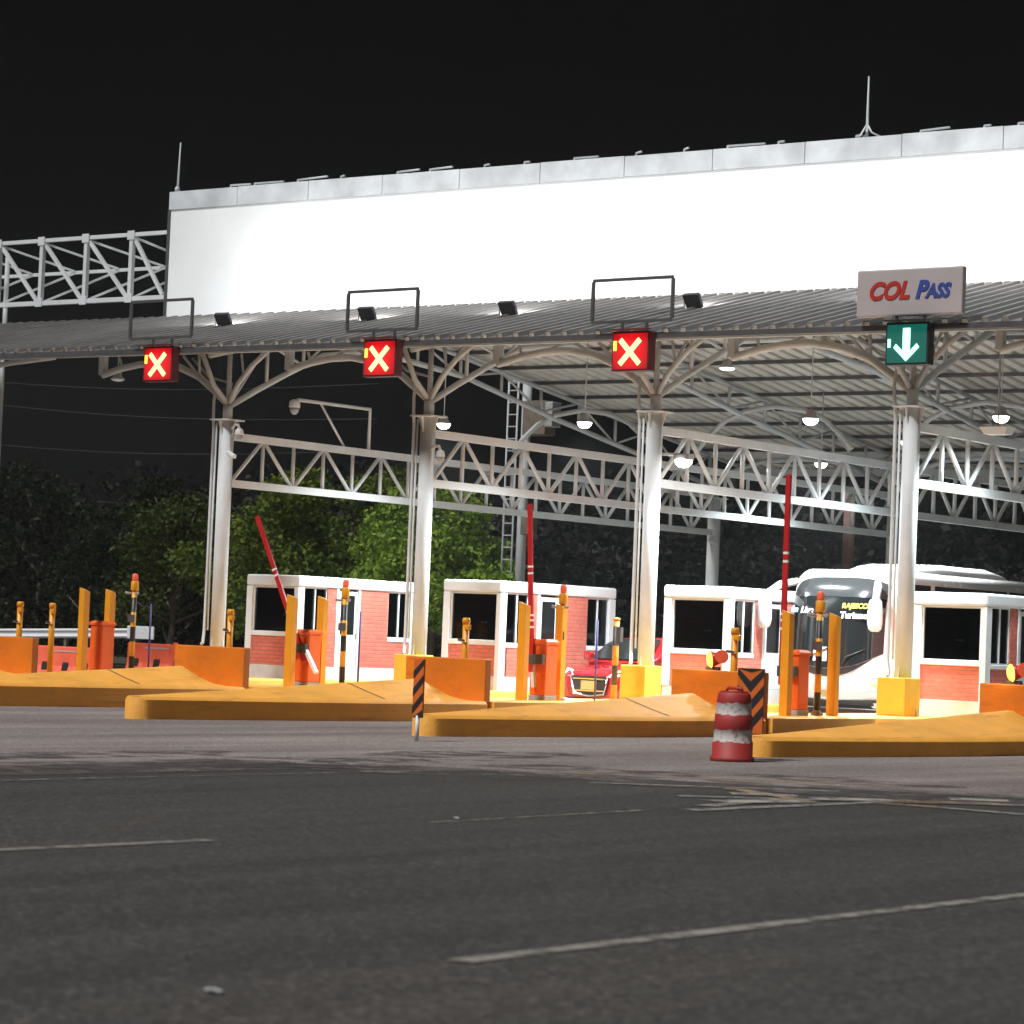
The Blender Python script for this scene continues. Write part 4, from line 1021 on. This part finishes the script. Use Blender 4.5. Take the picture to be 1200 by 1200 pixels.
# ------------------------------------------------------------------ red car
def car(x, y, lab):
    t = thing('red_car', lab, 'car', (x, y, ground_z(x) + .004))
    def sec(yy, hw, zt, zb, tuck=.0):
        return [(-hw + .06, yy, zb), (hw - .06, yy, zb), (hw, yy, zb + .12), (hw + .01, yy, zt - .22), (hw - .05, yy, zt - .05), (hw - .16, yy, zt), (0, yy, zt + .025), (-hw + .16, yy, zt), (-hw + .05, yy, zt - .05), (-hw - .01, yy, zt - .22), (-hw, yy, zb + .12)]
    MB().loft([sec(.0, .66, .70, .30), sec(.06, .76, .78, .24), sec(.25, .83, .85, .2), sec(.6, .86, .91, .18), sec(1.15, .875, 1.0, .18), sec(2.4, .88, 1.03, .18), sec(3.5, .87, 1.05, .2), sec(4.05, .83, 1.0, .25), sec(4.2, .74, .92, .35)]).build('body', M['car_red'], t)
    def cs(yy, hb, ht, zt):
        return [(-hb, yy, .98), (hb, yy, .98), ((hb + ht) / 2 + .02, yy, (1 + zt) / 2), (ht, yy, zt - .06), (ht - .12, yy, zt), (-ht + .12, yy, zt), (-ht, yy, zt - .06), (-(hb + ht) / 2 - .02, yy, (1 + zt) / 2)]
    MB().loft([cs(1.0, .78, .74, 1.03), cs(1.45, .80, .66, 1.33), cs(1.8, .81, .62, 1.5), cs(2.5, .81, .62, 1.55), cs(3.3, .80, .61, 1.52), cs(3.85, .77, .6, 1.36), cs(4.1, .75, .66, 1.03)]).build('cabin', M['car_red'], t)
    def quad(name, pts, m, par=t): return MB().add(pts, [(0, 1, 2, 3)]).build(name, m, par, fix=False)
    MB().add([(-.70, 1.0, 1.07), (.70, 1.0, 1.07), (.64, 1.43, 1.36), (-.64, 1.43, 1.36), (.54, 1.72, 1.495), (-.54, 1.72, 1.495)], [(0, 1, 2, 3), (3, 2, 4, 5)]).build('windscreen', M['dark_glass'], t, fix=False)
    for s in (-1, 1):
        quad('side_window', [(s * .825, 1.3, 1.05), (s * .83, 3.4, 1.08), (s * .66, 3.3, 1.44), (s * .665, 1.85, 1.44)][::s], M['dark_glass'])
        h = MB().loft([[(s * .42, -.03, .70), (s * .70, .06, .72), (s * .80, .26, .78), (s * .78, .28, .86), (s * .55, .10, .84)], [(s * .42, .1, .70), (s * .70, .2, .72), (s * .78, .4, .78), (s * .76, .42, .84), (s * .55, .2, .82)]], smooth=False).build('headlight', M['lens_white'], t)
        mi = MB().box(s * .86, s * 1.06, 1.2, 1.36, 1.03, 1.2).build('mirror', M['car_red'], t, bevel=.05, seg=3)
        for yy in (.85, 3.35):
            w = MB().tube((s * .70, yy, .32), (s * .895, yy, .32), .32, n=24).build('wheel', M['tyre'], t)
            MB().tube((s * .88, yy, .32), (s * .905, yy, .32), .2, n=16).build('rim', M['chrome'], w)
    MB().prism([(-.46, .72), (.46, .72), (.36, .34), (-.36, .34)][::-1], -.035, .05).build('grille', M['car_black'], t)
    MB().path([(-.46, -.045, .72), (-.37, -.045, .36), (0, -.05, .32), (.37, -.045, .36), (.46, -.045, .72)], .022, 6).build('grille_trim', M['chrome'], t)
    for zz in (.66, .42): MB().box(-.4, .4, -.045, -.036, zz - .012, zz + .012).build('grille_bar', M['chrome'], t)
    MB().box(-.19, .19, -.066, -.052, .44, .62).build('licence_plate', M['plate'], t)
    MB().path([(-.8, .1, .24), (-.5, -.03, .2), (0, -.05, .19), (.5, -.03, .2), (.8, .1, .24)], .05, 8).build('bumper_lip', M['grey'], t)
    for s in (-1, 1): MB().add([(s * .5, -.01, .34), (s * .76, .08, .36), (s * .74, .06, .54), (s * .56, -.005, .5)], [(0, 1, 2, 3)][:: 1]).build('fog_lamp', M['car_black'], t)
    t.scale = (1.1, 1.1, 1.12)
    return t
car(8.4, 3.2, 'glossy red car waiting in the lane, seen from the front')

# ------------------------------------------------------------------ bus
def bus(x, y, lab):
    t = thing('coach_bus', lab, 'bus', (x, y, ground_z(x) + .004))
    HW, ZB, ZT_, ZC = 1.27, .32, 3.30, 1.81
    def Yf(px, pz):
        s = (abs(px / HW) ** 4.5 + abs((pz - ZC) / 1.49) ** 6) ** (1 / 5.2)
        return .62 * min(1, s) ** 5 + .05 * (pz - .3) + .26 * max(0, (pz - 2.5) / .8) ** 2
    outline = []
    def corner(cx, cz, a0, r, n=5):
        for k in range(n): a = a0 + PI / 2 * k / (n - 1); outline.append((cx + r * math.cos(a), cz + r * math.sin(a)))
    corner(HW - .28, ZT_ - .28, 0, .28); corner(-HW + .28, ZT_ - .28, PI / 2, .28); corner(-HW + .08, ZB + .08, PI, .08); corner(HW - .08, ZB + .08, 1.5 * PI, .08)
    # densify
    dense = []
    for (a, b) in zip(outline, outline[1:] + outline[:1]):
        n = max(1, int(math.hypot(b[0] - a[0], b[1] - a[1]) / .3))
        for k in range(n): dense.append((a[0] + (b[0] - a[0]) * k / n, a[1] + (b[1] - a[1]) * k / n))
    secs = []
    for s in (.02, .3, .55, .75, .87, .94, .98, 1.0):
        secs.append([(px * s, Yf(px * s, ZC + (pz - ZC) * s), ZC + (pz - ZC) * s) for px, pz in dense])
    secs.append([(px, max(1.0, Yf(px, pz) + .02), pz) for px, pz in dense]); secs.append([(px, 12.2, pz) for px, pz in dense])
    MB().loft(secs).build('body', M['bus_white'], t)
    def patch(name, x0, x1, zlo, zhi, m, off=.014, n=24, k=8, par=t):
        mb = MB(); vs = []
        for j in range(k + 1):
            for i in range(n + 1):
                px = x0 + (x1 - x0) * i / n
                a, b = zlo(px), zhi(px); pz = a + (b - a) * j / k
                vs.append((px, Yf(px, pz) - off, pz))
        mb.add(vs, [(j * (n + 1) + i, j * (n + 1) + i + 1, (j + 1) * (n + 1) + i + 1, (j + 1) * (n + 1) + i) for j in range(k) for i in range(n)], 0, True)
        return mb.build(name, m, par, fix=False)
    patch('windscreen', -1.13, 1.13, lambda q: 1.18 + .34 * (abs(q) / 1.13) ** 2.4, lambda q: 2.70 - .02 * abs(q), M['dark_glass'])
    patch('visor', -1.13, 1.13, lambda q: 2.705 - .02 * abs(q), lambda q: 3.12 - .16 * (abs(q) / 1.13) ** 4, M['visor'])
    patch('lower_glass', -1.0, 1.0, lambda q: 1.0 + .42 * (abs(q) / 1.0) ** 2.2, lambda q: 1.165 + .34 * (abs(q) / 1.13) ** 2.4, M['car_black'])
    patch('bumper', -1.16, 1.16, lambda q: .34, lambda q: .50 + .03 * abs(q), M['car_black'])
    for s in (-1, 1):
        patch('headlight', s * .62, s * 1.12, lambda q: .66 + .08 * abs(q), lambda q: .78 + .1 * abs(q), M['chrome'], n=8, k=3)
        patch('lamp_trim', s * .35, s * 1.16, lambda q: .93 + .05 * abs(q), lambda q: .955 + .055 * abs(q), M['grey'], n=8, k=2)
    patch('licence_plate', -.2, .2, lambda q: .56, lambda q: .70, M['plate'], .02, 4, 2)
    patch('dash_sheet', -.35, -.02, lambda q: 1.32, lambda q: 1.62, M['text_white'], .02, 4, 2)
    # wipers
    for s in (-.5, .35):
        MB().path([(s, Yf(s, 1.2) - .05, 1.2), (s + .1, Yf(s, 1.45) - .05, 1.42), (s + .5, Yf(s + .5, 1.6) - .04, 1.6)], .016, 6).build('wiper', M['car_black'], t)
    text('lettering', 'fm', .19, M['text_blue'], t, (-.92, Yf(-.85, 2.38) - .05, 2.40), .3, .006, .004, rot=(PI / 2, 0, -.16))
    text('lettering', 'Live', .19, M['text_white'], t, (-.58, Yf(-.6, 2.38) - .035, 2.39), .3, .008, .004, rot=(PI / 2, 0, -.06))
    text('lettering', 'RAJESCOL', .15, M['text_yellow'], t, (.62, Yf(.66, 2.48) - .045, 2.50), .2, .005, .004, rot=(PI / 2, 0, .06))
    text('lettering', 'Turismo', .19, M['text_white'], t, (.58, Yf(.62, 2.3) - .04, 2.30), .1, .008, .004, rot=(PI / 2, 0, .06))
    # mirrors
    for s in (-1, 1):
        m_ = MB().path([(s * .98, .35, 3.0), (s * 1.18, .0, 2.92), (s * 1.32, -.3, 2.72), (s * 1.34, -.36, 2.5)], [.08, .09, .08, .07], 10).build('mirror_arm', M['bus_white'], t)
        MB().loft([[(s * 1.34 + a * k, -.36 + b * k, z) for a, b in ((-.14, -.08), (.14, -.08), (.16, .02), (.12, .1), (-.12, .1), (-.16, .02))] for z, k in ((2.66, .5), (2.6, .85), (2.4, 1.), (2.15, 1.), (2.02, .85), (1.97, .5))]).build('mirror', M['bus_white'], m_)
    # sides
    for s in (-1, 1):
        for (y0, y1) in ((1.0, 2.15), (2.35, 5.8), (5.95, 9), (9.15, 11.7)):
            MB().box(s * HW - .006 if s > 0 else s * HW - .012, s * HW + .012 if s > 0 else s * HW + .006, y0, y1, 1.75 if y0 > 1.2 else 1.2, 3.02).build('side_window', M['dark_glass'], t)
        for yy in (2.75, 9.4):
            w = MB().tube((s * (HW - .3), yy, .5), (s * (HW + .015), yy, .5), .5, n=26).build('wheel', M['tyre'], t)
            MB().tube((s * (HW - .02), yy, .5), (s * (HW + .03), yy, .5), .28, n=18).build('rim', M['chrome'], w)
    ac = []
    for yy, hw, h in ((2.0, .7, .03), (2.5, .92, .14), (3.2, 1.0, .22), (5.6, 1.0, .22), (6.3, .95, .15), (6.8, .85, .02)):
        ac.append([(-hw, yy, ZT_ - .06), (hw, yy, ZT_ - .06), (hw, yy, ZT_ + h * .6 - .02), (hw - .2, yy, ZT_ + h - .01), (-hw + .2, yy, ZT_ + h - .01), (-hw, yy, ZT_ + h * .6 - .02)])
    MB().loft(ac).build('roof_unit', M['bus_white'], t)
    MB().box(-HW + .1, HW - .1, .8, 12.1, .2, .33).build('chassis', M['car_black'], t)
    return t
bus(14.35, 3.35, 'white coach bus with big drooping mirrors waiting in the lane')

# ------------------------------------------------------------------ mast with ladder, poles and wires behind
t = thing('ladder_mast', 'grey lattice mast with a ladder and equipment boxes behind the canopy', 'mast', (-9.0, 23.5, -.3))
MB().tube((.35, 0, 0), (.35, 0, 10.6), .17, .15, n=12).build('mast', M['beam_steel'], t)
for xx in (-.28, .1): MB().tube((xx, -.15, 0), (xx, -.15, 10.4), .035, n=6).build('ladder_rail', M['beam_steel'], t)
for k in range(26): MB().tube((-.28, -.15, .3 + .39 * k), (.1, -.15, .3 + .39 * k), .022, n=6).build('rung', M['beam_steel'], t)
MB().box(.45, 1.35, -.35, .25, 8.2, 9.3).build('equipment_box', M['wood'], t, bevel=.03)
MB().box(1.36, 1.66, -.4, .1, 8.45, 9.25).build('equipment_box', M['grey'], t, bevel=.03)
MB().box(.5, .9, -.3, .1, 5.0, 5.75).build('equipment_box', M['wood'], t, bevel=.03)
MB().box(-.4, 2.0, -.05, .05, 9.9, 10.05).build('cross_arm', M['beam_steel'], t)
tag(MB().tube((2.15, 25.6, -.3), (2.15, 25.6, 6.2), .2, .17, n=12).build('rear_post', M['rust']), 'reddish brown post standing behind the bus', 'post')
WR = [((-78, 60, 15.1), (-45, 60, 14.0)), ((-78, 60, 13.9), (-45, 60, 12.2)), ((-78, 60, 11.5), (-45, 60, 10.6)), ((-78, 60, 9.0), (-45, 60, 7.5)), ((-78, 60, 8.4), (-45, 60, 7.3)), ((-78, 60, 6.1), (-45, 60, 6.2))]
WL = ['topmost faint overhead wire against the night sky at left', 'second overhead wire from the top at left', 'third overhead wire from the top at left', 'fourth overhead wire from the top before the dark trees', 'fifth overhead wire from the top before the dark trees', 'lowest overhead wire crossing the dark trees at left']
for (a, b), lab in zip(WR, WL):
    a = Vector(a); b = Vector(b)
    pts = [a + (b - a) * k / 12 + Vector((0, 0, -.5 * math.sin(PI * k / 12))) for k in range(13)]
    tag(MB().path(pts, .013, 5).build('overhead_wire', M['cable']), lab, 'wire', 'overhead wires at the left')

# ------------------------------------------------------------------ trees
def leaves(mb, c, rad, n, size, droop=0.):
    for _ in range(n):
        while True:
            p = Vector((random.uniform(-1, 1), random.uniform(-1, 1), random.uniform(-1, 1)))
            if .25 < p.length < 1: break
        p = p * (.55 + .45 * random.random()) / max(p.length, .55) if random.random() < .6 else p
        q = Vector(c) + Vector((p.x * rad[0], p.y * rad[1], p.z * rad[2]))
        a = Vector((random.gauss(0, 1), random.gauss(0, 1), random.gauss(0, .7) - droop)).normalized()
        b = a.orthogonal().normalized(); b = (Matrix.Rotation(random.uniform(0, 6.28), 3, a) @ b)
        l = size * random.uniform(.6, 1.3); w = l * random.uniform(.28, .45)
        mb.add([q, q + a * l * .5 + b * w, q + a * l, q + a * l * .5 - b * w], [(0, 1, 2, 3)])
def tree(x, y, h, r, lab, m, n=5200, size=.26, trunk=.16, droop=0., base=.25, group='trees behind the toll plaza'):
    z0 = ground_z(x) - .05
    t = thing('tree', lab, 'tree', (x, y, z0), random.uniform(0, 6), group)
    pts = [(0, 0, 0)]; px = py = 0
    for k in range(1, 6):
        px += random.uniform(-.18, .18); py += random.uniform(-.18, .18); pts.append((px, py, h * .72 * k / 5))
    tk = MB().path(pts, [trunk * (1 - .16 * k) for k in range(6)], 9); cr = MB()
    clumps = []
    nb = 11
    for k in range(nb):
        t_ = base + (1 - base) * (k + .5) / nb
        a = k * 2.4 + random.uniform(-.5, .5)
        sp = r * (1.0 - .75 * max(0, (t_ - .45) / .55) ** 1.5) * random.uniform(.5, .85)
        c = Vector((sp * math.cos(a), sp * math.sin(a), h * t_ * .93))
        s = min(4, int(t_ * 5)); bp = Vector(pts[s])
        mid = (bp + c) / 2 + Vector((0, 0, -.1))
        tk.path([bp, mid, c], [trunk * .4, trunk * .25, .02], 6)
        clumps.append((c, r * random.uniform(.34, .52)))
        for q in range(2):
            clumps.append((c + Vector((random.uniform(-1, 1), random.uniform(-1, 1), random.uniform(-.6, .7))) * r * .42, r * random.uniform(.2, .36)))
    tot = sum(q[1] ** 2 for q in clumps)
    for c, rr in clumps: leaves(cr, c, (rr, rr, rr * .75), int(n * rr * rr / tot), size, droop)
    tk.build('trunk', M['bark'], t)
    cr.build('crown', m, t, fix=False)
random.seed(21)
tree(-12.0, 23.2, 6.3, 2.9, 'brightest yellow green tree behind the second toll booth', M['leaf_lit'], 17000, .19, .15, .7, .3)
tree(-8.9, 22.4, 3.9, 1.2, 'small bright shrub-like tree at the foot of the ladder mast', M['leaf_lit'], 4200, .18, .08, .5, .3)
tree(-19.5, 24.0, 7.0, 2.9, 'leafy green tree behind the leftmost toll booth', M['leaf_half_lit'], 15000, .18, .17, .3, .3)
tree(-16.4, 26.0, 7.8, 2.4, 'taller dim green tree between the two brighter ones', M['leaf_half_lit'], 10000, .18, .16, .2)
tree(-25.2, 25.0, 6.6, 2.6, 'dim tree with visible pale trunk left of the leftmost column', M['leaf_low_lit'], 6000, .17, .16, .2, .35)
tree(-28.5, 28.0, 7.4, 2.7, 'taller dark tree standing left of the pale trunked one', M['leaf_unlit'], 9000, .19, .18)
tree(-35.0, 31.0, 5.6, 3.0, 'low dark tree above the guard rail', M['leaf_unlit'], 8000, .19, .18, 0, .15)
tree(-41.5, 34.0, 8.2, 3.4, 'dark tree at the left picture edge', M['leaf_unlit'], 8000, .21, .2, 0, .15)
# far wooded slope and the wood as one mass
hb = MB(); nx, ny = 60, 8; vs = []
for j in range(ny + 1):
    for i in range(nx + 1):
        x = -160 + 260 * i / nx; y = 62 + 40 * j / ny
        top = 8.2 + 1.6 * math.sin(x * .06) + .9 * math.sin(x * .17 + 1) + (1.5 if x > -15 else 0)
        vs.append((x, y, -.6 + top * math.sin(min(1, j / 5) * PI / 2) + random.uniform(-.3, .3)))
hb.add(vs, [(j * (nx + 1) + i, j * (nx + 1) + i + 1, (j + 1) * (nx + 1) + i + 1, (j + 1) * (nx + 1) + i) for j in range(ny) for i in range(nx)], 0, True)
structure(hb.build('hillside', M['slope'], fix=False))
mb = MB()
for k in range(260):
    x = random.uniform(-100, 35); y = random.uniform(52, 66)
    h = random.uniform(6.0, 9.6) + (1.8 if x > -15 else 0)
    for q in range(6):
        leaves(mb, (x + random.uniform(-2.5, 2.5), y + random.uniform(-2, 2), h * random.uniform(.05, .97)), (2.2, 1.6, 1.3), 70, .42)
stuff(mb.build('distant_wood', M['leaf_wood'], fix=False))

# ------------------------------------------------------------------ world, sun, camera
W = bpy.data.worlds.new('World'); S.world = W; W.use_nodes = True
wt = W.node_tree; bg = wt.nodes['Background']
sky = wt.nodes.new('ShaderNodeTexSky'); sky.sky_type = 'NISHITA'; sky.sun_disc = False
sun_el, sun_az = math.radians(55), math.radians(180 + 14)
sky.sun_elevation = sun_el; sky.sun_rotation = sun_az
hs = wt.nodes.new('ShaderNodeHueSaturation'); hs.inputs['Saturation'].default_value = .1
wt.links.new(sky.outputs[0], hs.inputs['Color']); wt.links.new(hs.outputs[0], bg.inputs[0])
bg.inputs[1].default_value = .0003
hz = MB().box(-140, 70, -75, 115, -3.5, 22)
ho = stuff(hz.build('haze', [bpy.data.materials.new('haze')]))
hm = ho.data.materials[0]; hm.use_nodes = True; hn = hm.node_tree
hn.nodes.remove(hn.nodes['Principled BSDF'])
pv = hn.nodes.new('ShaderNodeVolumePrincipled'); pv.inputs['Color'].default_value = (.9, .93, .96, 1); pv.inputs['Density'].default_value = .00026
pv.inputs['Anisotropy'].default_value = .2
hn.links.new(pv.outputs[0], hn.nodes['Material Output'].inputs['Volume'])
sl = bpy.data.lights.new('street_fill', 'SUN'); sl.energy = 3.7; sl.angle = math.radians(14); sl.color = (1, .985, .97)  # directional lamp added to stand in for unseen street lighting
so = bpy.data.objects.new('street_fill', sl); COL.objects.link(so)
d = Vector((math.sin(sun_az) * math.cos(sun_el), math.cos(sun_az) * math.cos(sun_el), math.sin(sun_el)))
so.rotation_euler = (-d).to_track_quat('-Z', 'Y').to_euler(); so.location = (20, -30, 40)

yaw, pitch, roll = -.638, .045, .041
f = Vector((math.sin(yaw) * math.cos(pitch), math.cos(yaw) * math.cos(pitch), math.sin(pitch)))
r = Vector((math.cos(yaw), -math.sin(yaw), 0)); u = r.cross(f)
c, s = math.cos(roll), math.sin(roll)
r2 = r * c + u * s; u2 = u * c - r * s
cam = bpy.data.cameras.new('camera'); co = bpy.data.objects.new('camera', cam); COL.objects.link(co)
co.matrix_world = Matrix(((r2.x, u2.x, -f.x, 43.526), (r2.y, u2.y, -f.y, -47.262), (r2.z, u2.z, -f.z, 1.447), (0, 0, 0, 1)))
cam.sensor_width = 36; cam.lens = 3208.5 / 1200 * 36
cam.shift_x = -.0031; cam.shift_y = .0009
cam.clip_end = 3000; cam.clip_start = .1
cam.dof.use_dof = True; cam.dof.focus_distance = 54; cam.dof.aperture_fstop = 3.5
S.camera = co
S.view_settings.view_transform = 'Standard'; S.view_settings.look = 'None'; S.view_settings.exposure = 0; S.view_settings.gamma = 1
S.cycles.use_denoising = True
S.cycles.max_bounces = 6; S.cycles.sample_clamp_indirect = 4
try: S.cycles.use_light_tree = True
except Exception: pass
